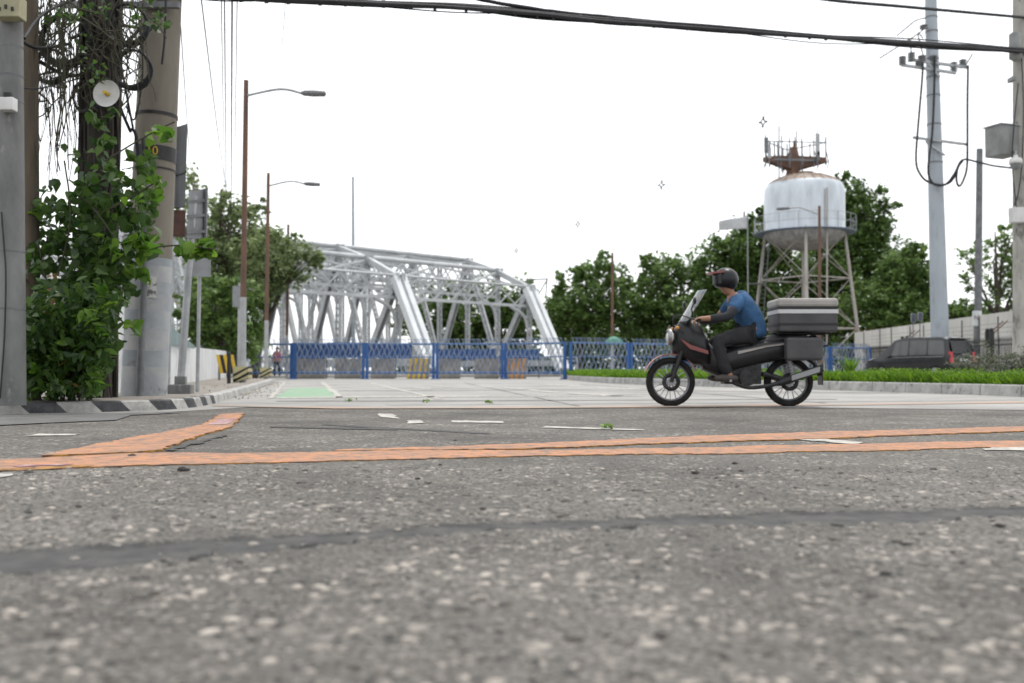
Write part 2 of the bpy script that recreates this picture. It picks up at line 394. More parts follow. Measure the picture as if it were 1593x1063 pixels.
class MB:
    def __init__(s):
        s.v, s.f, s.m, s.sm = [], [], [], []

    def add(s, vs, fs, mi=0, smooth=False):
        o = len(s.v)
        s.v.extend([tuple(p) for p in vs])
        for f in fs:
            s.f.append([i + o for i in f])
            s.m.append(mi)
            s.sm.append(smooth)
        return s

    def box(s, c, size, rz=0.0, mi=0, mat3=None):
        hx, hy, hz = size[0] / 2, size[1] / 2, size[2] / 2
        rot = mat3 or Matrix.Rotation(rz, 3, 'Z')
        c = Vector(c)
        vs = [c + rot @ Vector((x * hx, y * hy, z * hz)) for x in (-1, 1) for y in (-1, 1) for z in (-1, 1)]
        return s.add(vs, [(0, 1, 3, 2), (4, 6, 7, 5), (0, 4, 5, 1), (2, 3, 7, 6), (0, 2, 6, 4), (1, 5, 7, 3)], mi)

    def bar(s, p0, p1, w_, t_, up=(0, 0, 1), mi=0):
        """rectangular bar; w_ across (level side), t_ along 'up'"""
        p0, p1 = Vector(p0), Vector(p1)
        d = (p1 - p0).normalized()
        side = d.cross(Vector(up))
        if side.length < 1e-4:
            side = d.cross(Vector((1, 0, 0)))
        side.normalize()
        u = side.cross(d).normalized()
        vs = []
        for p in (p0, p1):
            for a, b in ((-1, -1), (1, -1), (1, 1), (-1, 1)):
                vs.append(p + side * (a * w_ / 2) + u * (b * t_ / 2))
        return s.add(vs, [(0, 3, 2, 1), (4, 5, 6, 7), (0, 1, 5, 4), (1, 2, 6, 5), (2, 3, 7, 6), (3, 0, 4, 7)], mi)

    def tube(s, pts, r, n=6, mi=0, caps=True):
        pts = [Vector(p) for p in pts]
        rs = r if isinstance(r, (list, tuple)) else [r] * len(pts)
        vs, fs = [], []
        prev = None
        for i, p in enumerate(pts):
            d = (pts[min(i + 1, len(pts) - 1)] - pts[max(i - 1, 0)])
            d = d.normalized() if d.length > 1e-9 else Vector((0, 0, 1))
            if prev is None:
                a = Vector((0, 0, 1)) if abs(d.z) < 0.9 else Vector((1, 0, 0))
                x = d.cross(a).normalized()
            else:
                x = (prev - d * prev.dot(d)).normalized()
            prev = x
            y = d.cross(x)
            for k in range(n):
                t = 2 * math.pi * k / n
                vs.append(p + (x * math.cos(t) + y * math.sin(t)) * rs[i])
        for i in range(len(pts) - 1):
            for k in range(n):
                a, b = i * n + k, i * n + (k + 1) % n
                fs.append((a, b, b + n, a + n))
        s.add(vs, fs, mi, n > 5)
        if caps:
            if n > 5:      # caps keep their own corners so that the side shades smoothly
                s.add(vs[:n], [tuple(reversed(range(n)))], mi)
                s.add(vs[-n:], [tuple(range(n))], mi)
            else:
                o = len(s.v) - len(vs)
                s.f.append([o + k for k in reversed(range(n))])
                s.f.append([o + (len(pts) - 1) * n + k for k in range(n)])
                s.m += [mi, mi]
                s.sm += [False, False]
        return s

    def cyl(s, p0, p1, r0, r1=None, n=16, mi=0):
        return s.tube([p0, p1], [r0, r0 if r1 is None else r1], n, mi)

    def lathe(s, prof, c, n=24, mi=0, axis=None):
        """prof: (radius, height) pairs turned round the z axis through c (or a given axis)"""
        c = Vector(c)
        rot = Vector((0, 0, 1)).rotation_difference(Vector(axis)).to_matrix() if axis else Matrix.Identity(3)
        vs, fs = [], []
        for r, z in prof:
            for k in range(n):
                t = 2 * math.pi * k / n
                vs.append(c + rot @ Vector((r * math.cos(t), r * math.sin(t), z)))
        for i in range(len(prof) - 1):
            for k in range(n):
                a, b = i * n + k, i * n + (k + 1) % n
                fs.append((a, b, b + n, a + n))
        return s.add(vs, fs, mi, True)

    def ball(s, c, r, n=12, mi=0, sq=(1, 1, 1)):
        c = Vector(c)
        vs, fs = [], []
        m = n // 2
        for i in range(m + 1):
            th = math.pi * i / m
            for k in range(n):
                t = 2 * math.pi * k / n
                vs.append(c + Vector((r * sq[0] * math.sin(th) * math.cos(t), r * sq[1] * math.sin(th) * math.sin(t), r * sq[2] * math.cos(th))))
        for i in range(m):
            for k in range(n):
                a, b = i * n + k, i * n + (k + 1) % n
                fs.append((a, a + n, b + n, b))
        return s.add(vs, fs, mi, True)

    def prism(s, poly, ext, mi=0):
        """polygon of 3-D points pushed along ext"""
        n = len(poly)
        e = Vector(ext)
        vs = [Vector(p) for p in poly] + [Vector(p) + e for p in poly]
        fs = [tuple(reversed(range(n))), tuple(range(n, 2 * n))]
        fs += [(i, (i + 1) % n, n + (i + 1) % n, n + i) for i in range(n)]
        return s.add(vs, fs, mi)

    def build(s, name, mats, parent=None, origin=None, bevel=0.0, fix=True):
        if not isinstance(mats, (list, tuple)):
            mats = [mats]
        me = bpy.data.meshes.new(name)
        if parent is not None:
            o3 = ORG[parent.name]
        elif origin is not None:
            o3 = Vector(origin)
        else:
            a = np.array(s.v)
            o3 = Vector(((a[:, 0].min() + a[:, 0].max()) / 2, (a[:, 1].min() + a[:, 1].max()) / 2, a[:, 2].min()))
        me.from_pydata([(x - o3.x, y - o3.y, z - o3.z) for x, y, z in s.v], [], s.f)
        for m in mats:
            me.materials.append(m)
        me.polygons.foreach_set('material_index', s.m)
        me.polygons.foreach_set('use_smooth', s.sm)
        if fix:
            bm = bmesh.new()
            bm.from_mesh(me)
            bmesh.ops.recalc_face_normals(bm, faces=bm.faces)
            bm.to_mesh(me)
            bm.free()
        me.update()
        ob = bpy.data.objects.new(name, me)
        COL.objects.link(ob)
        if parent is not None:
            ob.parent = parent
        else:
            ob.location = o3
        ORG[ob.name] = o3
        if bevel:
            md = ob.modifiers.new('bevel', 'BEVEL')
            md.width = bevel
            md.segments = 2
            md.limit_method = 'ANGLE'
        return ob


def tag(o, label, cat, group=None):
    o['label'] = label
    o['category'] = cat
    if group:
        o['group'] = group
    return o


def thing(name, label, cat, loc, group=None):
    o = bpy.data.objects.new(name, None)
    o.empty_display_size = 0.2
    COL.objects.link(o)
    o.location = loc
    ORG[o.name] = Vector(loc)
    return tag(o, label, cat, group)


def kids(o):
    return [c for c in bpy.data.objects if c.parent == o]


def copy_tree(o, parent=None):
    c = o.copy()
    COL.objects.link(c)
    c.parent = parent
    for k in kids(o):
        copy_tree(k, c)
    return c


def struct(o):
    o['kind'] = 'structure'
    return o


def stuff(o):
    o['kind'] = 'stuff'
    return o


def raw_mesh(name, verts, faces_n, mat_, parent=None, origin=(0, 0, 0)):
    """fast mesh of equal n-gons: verts (k*n, 3)"""
    o3 = ORG[parent.name] if parent is not None else Vector(origin)
    me = bpy.data.meshes.new(name)
    nv = len(verts)
    nf = nv // faces_n
    me.vertices.add(nv)
    me.vertices.foreach_set('co', (np.asarray(verts, dtype=np.float32) - np.array(o3, dtype=np.float32)).ravel())
    me.loops.add(nv)
    me.loops.foreach_set('vertex_index', np.arange(nv, dtype=np.int32))
    me.polygons.add(nf)
    me.polygons.foreach_set('loop_start', np.arange(0, nv, faces_n, dtype=np.int32))
    me.update(calc_edges=True)
    me.validate()
    me.materials.append(mat_)
    ob = bpy.data.objects.new(name, me)
    COL.objects.link(ob)
    if parent is not None:
        ob.parent = parent
    else:
        ob.location = o3
    ORG[ob.name] = Vector(o3)
    return ob


LEAF_DIAMOND = np.array([(0, -0.5, 0), (0.3, 0.05, 0.06), (0, 0.5, 0), (-0.3, 0.05, 0.06)])
LEAF_OVAL = np.array([(0, -0.52, 0.0), (0.17, -0.28, 0.05), (0.22, 0.0, 0.06), (0.14, 0.28, 0.0), (0, 0.56, -0.10), (-0.14, 0.28, 0.0), (-0.22, 0.0, 0.06), (-0.17, -0.28, 0.05)])
LEAF_HEART = np.array([(0, -0.5, 0.0), (0.30, -0.42, 0.09), (0.40, -0.10, 0.11), (0.24, 0.22, 0.06), (0, 0.62, -0.08),
                       (-0.24, 0.22, 0.06), (-0.40, -0.10, 0.11), (-0.30, -0.42, 0.09)])


def leaf_cloud(centers, sizes, shape, up_bias=0.6, droop=0.0):
    """random turned leaves at the centres; returns flat vertex array"""
    n = len(centers)
    nrm = rng.normal(size=(n, 3))
    nrm[:, 2] = np.abs(nrm[:, 2]) + up_bias
    nrm /= np.linalg.norm(nrm, axis=1, keepdims=True)
    d = rng.normal(size=(n, 3))
    d[:, 2] -= droop
    d -= nrm * np.sum(d * nrm, axis=1, keepdims=True)
    d /= np.linalg.norm(d, axis=1, keepdims=True)
    s_ = np.cross(d, nrm)
    v = (shape[None, :, 0, None] * s_[:, None, :] + shape[None, :, 1, None] * d[:, None, :] + shape[None, :, 2, None] * nrm[:, None, :])
    v = v * np.asarray(sizes)[:, None, None] + centers[:, None, :]
    return v.reshape(-1, 3)


def blob_points(blobs, n, shell=0.55, clump=0.5):
    """points clustered into twigs inside a set of ellipsoids (cx,cy,cz,rx,ry,rz)"""
    vol = np.array([b[3] * b[4] * b[5] for b in blobs])
    vol = vol ** 0.8
    vol /= vol.sum()
    out = []
    for b, f in zip(blobs, vol):
        k = int(n * f)
        nt_ = max(6, k // 26)
        dr = rng.normal(size=(nt_, 3))
        dr /= np.linalg.norm(dr, axis=1, keepdims=True)
        rad = shell + (1.08 - shell) * rng.random(nt_) ** 0.6
        rad *= rng.choice([0.75, 1.0, 1.14, 1.3], size=nt_, p=[0.25, 0.47, 0.2, 0.08])
        tw = dr * rad[:, None]
        tw = tw[rng.integers(0, nt_, k)]
        p = tw + rng.normal(size=(k, 3)) * (0.13 * clump / 0.5)
        out.append(p * np.array(b[3:6]) + np.array(b[0:3]))
    return np.concatenate(out)


def tree(name, label, base, blobs, n, size, mat_, trunk_r=0.2, group=None, shell=0.5, clump=0.5, trunk_top=None, bark='bark', shape=LEAF_DIAMOND):
    base = Vector(base)
    root = thing(name, label, 'tree', base, group)
    more = []
    for b in blobs:            # boughs pushing out of each mass make the outline uneven
        for q in range(4):
            v = Vector((rnd.gauss(0, 1), rnd.gauss(0, 1), rnd.gauss(.25, 1))).normalized()
            k = rnd.uniform(.28, .48)
            e = rnd.uniform(.85, 1.12)
            more.append((b[0] + v.x * b[3] * e, b[1] + v.y * b[4] * e, max(.6, b[2] + v.z * b[5] * e), b[3] * k, b[4] * k, b[5] * k * .8))
    pts = np.concatenate([blob_points(blobs, int(n * .68), shell, clump), blob_points(more, int(n * .45), .2, clump)])
    sz = size * (0.6 + 0.8 * rng.random(len(pts)))
    raw_mesh('crown', leaf_cloud(pts, sz, shape), len(shape), mat_, root)
    mb = MB()
    top = Vector(trunk_top) if trunk_top else Vector((sum(b[0] for b in blobs) / len(blobs), sum(b[1] for b in blobs) / len(blobs), max(b[2] for b in blobs)))
    fork = base.lerp(top, 0.45)
    fork.x += rnd.uniform(-0.2, 0.2)
    mb.tube([base - Vector((0, 0, 0.1)), base.lerp(fork, 0.5) + Vector((rnd.uniform(-.15, .15), 0, 0)), fork, top], [trunk_r * 1.25, trunk_r, trunk_r * 0.8, trunk_r * 0.2], 8)
    for b in blobs:
        e = Vector(b[:3])
        st = base.lerp(fork, rnd.uniform(0.75, 1.0))
        mid = st.lerp(e, 0.5) + Vector((rnd.uniform(-.3, .3), rnd.uniform(-.3, .3), rnd.uniform(-0.1, .4)))
        mb.tube([st, mid, e], [trunk_r * 0.55, trunk_r * 0.35, trunk_r * 0.1], 6)
        for q in range(3):
            e2 = e + Vector((rnd.uniform(-1, 1) * b[3], rnd.uniform(-1, 1) * b[4], rnd.uniform(-.4, 1) * b[5])) * 0.8
            mb.tube([mid, mid.lerp(e2, 0.5) + Vector((0, 0, 0.1)), e2], [trunk_r * 0.25, trunk_r * 0.15, trunk_r * 0.05], 5)
    mb.build('trunk', M[bark], root)
    return root


def smooth_path(pts, n):
    """Catmull-Rom through the points"""
    P = [Vector(p) for p in pts]
    out = []
    m = len(P) - 1
    for i in range(m):
        p0, p1, p2, p3 = P[max(i - 1, 0)], P[i], P[i + 1], P[min(i + 2, m)]
        for k in range(n):
            t = k / n
            out.append(0.5 * ((2 * p1) + (p2 - p0) * t + (2 * p0 - 5 * p1 + 4 * p2 - p3) * t * t + (3 * p1 - p0 - 3 * p2 + p3) * t ** 3))
    out.append(P[-1])
    return out


# ------------------------------------------------------------------ ground, roads
SW = 0.11        # pavement level

g = MB()
g.add([(-900, -60, -0.03), (900, -60, -0.03), (900, 1500, -0.03), (-900, 1500, -0.03)], [(0, 1, 2, 3)])
struct(g.build('ground', M['soil'], origin=(0, 0, -0.03)))


UPE = [(-60, 862), (120, 850), (300, 838), (440, 829), (620, 818), (800, 811), (1000, 805), (1200, 797), (1400, 791), (1660, 783)]
DNE = [(-60, 900), (160, 878), (330, 862), (470, 846), (620, 832), (800, 823), (1000, 819), (1200, 815), (1400, 808), (1660, 797)]


def vnoise(x, y, cell, seed):
    """smooth value noise on a lattice of the given cell size"""
    r_ = np.random.default_rng(seed)
    n = 256
    tab = r_.random((n, n)) * 2 - 1
    u, v = x / cell + 100, y / cell + 100
    i, j = np.floor(u).astype(int), np.floor(v).astype(int)
    fu, fv = u - i, v - j
    fu, fv = fu * fu * (3 - 2 * fu), fv * fv * (3 - 2 * fv)
    t = lambda a, b: tab[a % n, b % n]
    return (t(i, j) * (1 - fu) + t(i + 1, j) * fu) * (1 - fv) + (t(i, j + 1) * (1 - fu) + t(i + 1, j + 1) * fu) * fv


_ue = np.array([G(*p)[:2] for p in UPE])
_de = np.array([G(*p)[:2] for p in DNE])


def relief(x, y):
    """height of the worn asphalt, and how far inside the sealed seam a point lies (0..1)"""
    wob = vnoise(x, y, .05, 5) * .03 + vnoise(x, y, .11, 15) * .025 + vnoise(x, y, .014, 6) * .008 + vnoise(x, y, .3, 7) * .02
    yu = np.interp(x, _ue[:, 0], _ue[:, 1]) + wob
    yd = np.interp(x, _de[:, 0], _de[:, 1]) + wob * 1.4
    inside = np.clip((y - yd) / .012, 0, 1) * np.clip((yu - y) / .03, 0, 1)
    h = vnoise(x, y, .035, 1) * .0022 + vnoise(x, y, .016, 2) * .0015 + vnoise(x, y, .22, 3) * .004
    near = np.clip((yd - y) / .03, 0, 1)
    lump = np.maximum(0, vnoise(x, y, .055, 8)) ** 2 * .006
    h = h * (1 - .8 * inside) - .008 * inside + lump * (1 - inside)
    # open crack along the near edge of the seam, deepest on the left
    ck = np.exp(-((y - yd - .012 - .018 * vnoise(x, y * 0, .09, 13)) / (.03 + .012 * vnoise(x, y, .03, 14))) ** 2) * np.clip(.85 + 1.0 * vnoise(x, y * 0, .3, 9) + .35 * (x < -.2), 0, 1)
    h -= ck * .006
    edge = np.clip(np.minimum(np.minimum(x + 2.6, 2.6 - x), np.minimum(y - .9, 4.4 - y)) / .15, 0, 1)
    return h * edge, inside * edge, ck * edge


GS = .0095
gx = np.linspace(-2.6, 2.6, int(5.2 / GS))
gy = np.linspace(.9, 4.4, int(3.5 / GS))
XX, YY = np.meshgrid(gx, gy)
ZZ, INS, CK = relief(XX, YY)
ny_, nx_ = XX.shape
gv = np.stack([XX.ravel(), YY.ravel(), ZZ.ravel()], 1)
ii = (np.arange(ny_ - 1)[:, None] * nx_ + np.arange(nx_ - 1)[None, :]).ravel()
gf = np.stack([ii, ii + 1, ii + nx_ + 1, ii + nx_], 1)
fi = ((INS[:-1, :-1] > .35) | (CK[:-1, :-1] > .45)).ravel().astype(np.int32)
ck_ = (CK[:-1, :-1] > .55).ravel()
fi[ck_] = 2
ov = np.array([(-60, -20, 0), (60, -20, 0), (60, 62, 0), (-60, 62, 0), (-2.6, .9, 0), (2.6, .9, 0), (2.6, 4.4, 0), (-2.6, 4.4, 0)])
b0 = len(gv)
of = np.array([(0, 1, 5, 4), (1, 2, 6, 5), (2, 3, 7, 6), (3, 0, 4, 7)]) + b0
V = np.concatenate([gv, ov])
Fq = np.concatenate([gf, of])
me = bpy.data.meshes.new('road')
me.vertices.add(len(V))
me.vertices.foreach_set('co', V.astype(np.float32).ravel())
me.loops.add(Fq.size)
me.loops.foreach_set('vertex_index', Fq.ravel().astype(np.int32))
me.polygons.add(len(Fq))
me.polygons.foreach_set('loop_start', np.arange(0, Fq.size, 4, dtype=np.int32))
me.update(calc_edges=True)
for m_ in ('asphalt', 'seam', 'crack'):
    me.materials.append(M[m_])
me.polygons.foreach_set('material_index', np.concatenate([fi, np.zeros(4, np.int32)]))
me.polygons.foreach_set('use_smooth', np.ones(len(Fq), bool))
o = bpy.data.objects.new('road', me)
COL.objects.link(o)
ORG[o.name] = Vector((0, 0, 0))
struct(o)


def sheet(name, poly, z, m, jag=0.0, thick=0.0, mi_edge=None, step=0.12):
    """flat sheet over a closed outline of ground points; jag roughens the outline"""
    pts = []
    n = len(poly)
    for i in range(n):
        a, b = Vector(poly[i]), Vector(poly[(i + 1) % n])
        L = (b - a).length
        k = max(1, int(L / step)) if jag else 1
        for q in range(k):
            p = a.lerp(b, q / k)
            if jag:
                p += Vector((rnd.uniform(-jag, jag), rnd.uniform(-jag, jag) + jag * 1.6 * float(vnoise(np.array([p.x]), np.array([p.y * .2]), .35, 11)[0]), 0))
            pts.append(Vector((p.x, p.y, z)))
    mb = MB()
    if thick:
        bot = [Vector((p.x, p.y, 0.001)) for p in pts]
        N = len(pts)
        mb.add(pts, [tuple(range(N))], 0)
        mb.add(pts + bot, [(i, (i + 1) % N, N + (i + 1) % N, N + i) for i in range(N)], 1 if mi_edge else 0)
    else:
        mb.add(pts, [tuple(range(len(pts)))])
    mats = [M[m]] + ([M[mi_edge]] if mi_edge else [])
    o = mb.build(name, mats, origin=(0, 0, 0))
    me = o.data
    bm = bmesh.new()
    bm.from_mesh(me)
    bmesh.ops.triangulate(bm, faces=[f for f in bm.faces if len(f.verts) > 4])
    for f in bm.faces:
        if abs(f.normal.z) > 0.9 and f.normal.z < 0:
            f.normal_flip()
    bm.to_mesh(me)
    bm.free()
    return o


# paler concrete carriageway running up to the bridge
e = [G(-100, 652), G(120, 646.5), G(260, 642), G(390, 634), G(520, 635), G(800, 634), G(1200, 634), G(1700, 640)]
far = [Vector((60, 17, 0)), Vector((60, 61, 0)), Vector((-60, 61, 0)), Vector((-60, 9.2, 0))]
struct(sheet('road_slab', e + far, 0.004, 'slab', 0.02, step=0.5))
# strip of newer dark asphalt along the left kerb
struct(sheet('road_patch', [G(-200, 672), G(60, 660), G(180, 655), G(205, 647), G(300, 642.5), G(120, 645), G(-200, 651)], 0.008, 'patch', 0.015, step=0.2))
for i, q in enumerate([((500, 660), (760, 674), (765, 676.5), (500, 662)), ((420, 664), (620, 667), (620, 670), (420, 666))]):
    struct(sheet('road_crack', [G(*p) for p in q], 0.003 + 0.001 * i, 'seam', 0.012, step=0.05))


# ---- painted and thermoplastic markings
def marking(pts, m, z=0.008, jag=0.006, thick=0.0, edge=None, step=0.1):
    return struct(sheet('road_marking', [G(*p) for p in pts], z, m, jag, thick, edge, step))


# lower orange line, upper orange line and the branch at the left
marking([(-80, 736), (0, 734), (110, 731), (200, 726), (330, 722), (500, 719), (660, 715), (800, 711), (960, 708.5), (1120, 707.5), (1330, 703), (1500, 699), (1700, 694),
         (1700, 686), (1500, 688), (1330, 692), (1120, 697), (960, 700), (800, 702), (660, 702), (500, 704), (330, 706), (200, 707), (110, 711), (0, 717), (-80, 722)],
        'orange', 0.0055, 0.022, 1, 'orange_edge', 0.05)
marking([(520, 703.5), (660, 702.2), (800, 700.5), (960, 694.5), (1120, 689), (1300, 683.5), (1420, 678), (1593, 672.2), (1700, 669), (1700, 661), (1593, 664.5), (1420, 670),
         (1300, 673), (1120, 679), (960, 686), (800, 693), (660, 698), (520, 702)],
        'orange', 0.0085, 0.022, 1, 'orange_edge', 0.05)
marking([(60, 712), (150, 709), (248, 704), (287, 687), (325, 676), (362, 664.5), (378, 644), (342, 646), (317, 662), (270, 672), (212, 682), (160, 692), (104, 703)],
        'orange', 0.0115, 0.022, 1, 'orange_edge', 0.05)
marking([(322, 664), (352, 663), (368, 654), (340, 655)], 'purple', 0.0145, 0.01)
marking([(-60, 733), (20, 731), (70, 729), (118, 726.5), (140, 727.5), (100, 731), (40, 733.5), (-60, 736)], 'orange_edge', 0.0075, 0.02, step=0.05)
marking([(18, 727), (60, 725), (108, 724), (118, 725.5), (70, 727), (30, 729)], 'purple', 0.0085, 0.02, step=0.05)
marking([(255, 700), (300, 690), (345, 678), (352, 679), (320, 688), (285, 698), (262, 703.5)], 'seam', 0.0065, 0.025, step=0.05)
# far thin orange line across the road
marking([(330, 633), (520, 637), (800, 636.5), (1100, 634.5), (1600, 628), (1600, 625.5), (1100, 632), (800, 634.3), (520, 634.8), (330, 631)], 'orange_faded', 0.009, 0.02, step=0.5)
# white dashes
for q in ([(592, 650), (620, 652), (612, 645), (588, 644)], [(637, 660), (662, 659), (655, 654.5), (634, 655)], [(700, 658), (782, 659), (780, 656), (705, 655)],
          [(842, 666.5), (1000, 671.2), (1003, 669.5), (848, 664.2)], [(1222, 684), (1330, 692), (1345, 689), (1240, 681)], [(1530, 702), (1700, 704), (1700, 697), (1550, 696)],
          [(40, 679.3), (122, 678), (123, 675.8), (60, 676)], [(0, 744), (20, 741), (15, 737), (-20, 739)]):
    marking(q, 'linewhite', 0.005, 0.018, step=0.07)
# lane lines on the slab
for q in ([(574, 597), (582, 597), (690, 621.5), (680, 622)], [(498, 595), (505, 595), (535, 619), (524, 619.5)], [(440, 594), (446, 594), (426, 620), (416, 621)],
          [(428, 621), (560, 619.3), (690, 618.8), (1000, 617), (1000, 616), (690, 617.3), (560, 617.6), (428, 619.2)],
          [(525, 602.2), (545, 602.6), (545, 601.4), (527, 601)], [(660, 600), (700, 603), (706, 602.3), (668, 599.4)], [(730, 601), (760, 603.5), (767, 602.7), (738, 600.4)],
          [(780, 604), (812, 606.5), (819, 605.7), (788, 603.3)], [(820, 608), (866, 612), (876, 611), (828, 607)], [(880, 613), (960, 617.5), (975, 616), (890, 611.6)],
          [(845, 599), (900, 602), (908, 601), (853, 598.3)], [(920, 603), (985, 606.5), (995, 605.2), (930, 602)], [(640, 604), (668, 606), (672, 605), (646, 603.2)],
          [(560, 599), (578, 600), (580, 599.2), (563, 598.3)]):
    marking(q, 'linewhite', 0.009, 0.03, step=0.6)
for q in ([(470, 608.6), (900, 606.8), (1400, 612), (1400, 612.7), (900, 607.3), (470, 609.2)], [(430, 624.6), (800, 623.6), (1300, 621.6), (1300, 622.4), (800, 624.6), (430, 625.6)],
          [(720, 596), (724, 596), (905, 633), (897, 633)], [(900, 598), (905, 598), (1290, 628), (1279, 628)]):
    marking(q, 'joint', 0.0075, 0.02, step=0.4)
for q in ([(600, 629.5), (900, 627.5), (1300, 624.5), (1590, 621.5), (1590, 623), (1300, 626.3), (900, 629.7), (600, 631.6)], [(760, 615), (1100, 612.5), (1250, 613), (1250, 613.8), (1100, 613.6), (760, 616.2)]):
    marking(q, 'slab_worn', 0.0065, 0.06, step=0.3)
marking([(452, 604), (508, 604), (524, 619), (428, 619.5)], 'linegreen', 0.0085, 0.03, step=0.5)

# ---- loose stones set in the worn asphalt of the foreground
base_ico = bmesh.new()
bmesh.ops.create_icosphere(base_ico, subdivisions=1, radius=1)
iv = np.array([v.co[:] for v in base_ico.verts])
itri = np.array([[v.index for v in f.verts] for f in base_ico.faces])
base_ico.free()
N = 4600
yy = 0.9 + 3.4 * rng.random(N) ** 1.5
xx = (rng.random(N) - 0.5) * 2 * (0.56 * yy + 0.3)
rs_ = 0.003 + 0.0125 * rng.random(N) ** 3
zz_, si_, sc_k = relief(xx, yy)
keep = (si_ < .3) | (rng.random(N) < .06)
xx, yy, rs_, zz_ = xx[keep], yy[keep], rs_[keep], zz_[keep]
N = len(xx)
allv = []
for i in range(N):
    sc = np.array([rs_[i] * rnd.uniform(.8, 1.6), rs_[i] * rnd.uniform(.7, 1.1), rs_[i] * rnd.uniform(.35, .6)])
    v = iv * (1 + 0.16 * rng.normal(size=(len(iv), 1))) * sc
    c_, s_ = math.cos(i), math.sin(i)
    v = np.stack([v[:, 0] * c_ - v[:, 1] * s_, v[:, 0] * s_ + v[:, 1] * c_, v[:, 2]], 1)
    allv.append(v + np.array([xx[i], yy[i], zz_[i] + .0005]))
me = bpy.data.meshes.new('aggregate_stones')
V = np.concatenate(allv)
T = (itri[None] + (np.arange(N) * len(iv))[:, None, None]).reshape(-1, 3)
me.vertices.add(len(V))
me.vertices.foreach_set('co', V.astype(np.float32).ravel())
me.loops.add(T.size)
me.loops.foreach_set('vertex_index', T.ravel().astype(np.int32))
me.polygons.add(len(T))
me.polygons.foreach_set('loop_start', np.arange(0, T.size, 3, dtype=np.int32))
me.update(calc_edges=True)
me.materials.append(M['stone'])
o = bpy.data.objects.new('aggregate_stones', me)
COL.objects.link(o)
stuff(o)

# ---- bits lying on the road
for (px, py, sz, lab) in ((45, 738, 0.035, 'dark lump of grit below the left end of the orange line'), (285, 733, 0.045, 'flat dark scrap just below the fork of the orange lines'),
                          (205, 711, 0.035, 'black scrap lying on top of the orange line'), (432, 731, 0.018, 'tiny brown pebble below the orange line, left of centre'),
                          (650, 746, 0.02, 'small dark pebble standing alone on the grey asphalt, left of centre'), (685, 724, 0.016, 'dark pebble right under the lower orange line, left of centre'),
                          (1082, 737, 0.03, 'largest dark pebble below the orange lines, right of centre'), (1143, 722, 0.024, 'brown pebble close under the lower orange line, right of centre'),
                          (1556, 820, 0.022, 'black stone at the right end of the dark foreground seam'), (1254, 737, 0.012, 'tiny dark pebble on asphalt, far right below the orange lines'),
                          (708, 686, 0.02, 'little dark pebble just above the orange line, near the middle')):
    p = G(px, py)
    mb = MB()
    mb.ball((p.x, p.y, sz * 0.15), sz * 0.55, 8, 0, (1.2, 0.8, 0.36))
    mb.v = [(x + rnd.uniform(-1, 1) * sz * .09, y + rnd.uniform(-1, 1) * sz * .09, max(0.001, z + rnd.uniform(-1, 1) * sz * .09)) for x, y, z in mb.v]
    tag(mb.build('pebble', M['debris']), lab, 'pebble', 'bits of grit on the road')
for (px, py, lab) in ((947, 668, 'small green sprig lying on the white dash in the road'), (665, 627, 'small green sprig on the pale slab left of centre'), (760, 629, 'small green sprig on the pale slab near the middle'),
                      (545, 625.5, 'tiny green sprig on the pale slab beyond the green lane patch')):
    p = G(px, py)
    c = np.array([p.x, p.y, 0.025]) + rng.normal(size=(14, 3)) * np.array([0.035, 0.035, 0.008])
    o = raw_mesh('fallen_leaves', leaf_cloud(c, np.full(14, 0.05), LEAF_DIAMOND), 4, M['leaf_mid'], origin=(p.x, p.y, 0))
    tag(o, lab, 'sprig', 'green sprigs on the road')

# ------------------------------------------------------------------ left pavement and its kerb
kp = [G(-400, 651), G(-120, 647.5), G(0, 645), G(110, 643), G(200, 640.5), G(270, 637.5), G(320, 631.5), G(352, 623), G(386, 611), G(410, 601.5), G(428, 594.5)]
kp = smooth_path(kp, 8)
cum = [0.0]
for a, b in zip(kp, kp[1:]):
    cum.append(cum[-1] + (b - a).length)


def along(pts, cum, s):
    s = min(max(s, 0), cum[-1] - 1e-6)
    for i in range(len(cum) - 1):
        if cum[i + 1] >= s:
            t = (s - cum[i]) / max(1e-9, cum[i + 1] - cum[i])
            p = pts[i].lerp(pts[i + 1], t)
            d = (pts[i + 1] - pts[i]).normalized()
            return p, Vector((-d.y, d.x, 0))
    return pts[-1], Vector((0, 1, 0))


def kerb_run(s0, s1, slant, mi, mb, pts, cum, h, wd, sub=1):
    for q in range(sub):
        a, b = s0 + (s1 - s0) * q / sub, s0 + (s1 - s0) * (q + 1) / sub
        vs = []
        for s in (a, b):
            p, n = along(pts, cum, s + slant)
            pt, nt2 = along(pts, cum, s)
            vs += [p, pt + nt2 * 0.015 + Vector((0, 0, h - .012)), pt + nt2 * 0.03 + Vector((0, 0, h)), pt + nt2 * wd + Vector((0, 0, h)), pt + nt2 * wd]
        fs = [(i, i + 1, i + 6, i + 5) for i in range(4)]
        mb.add(vs, fs, mi)


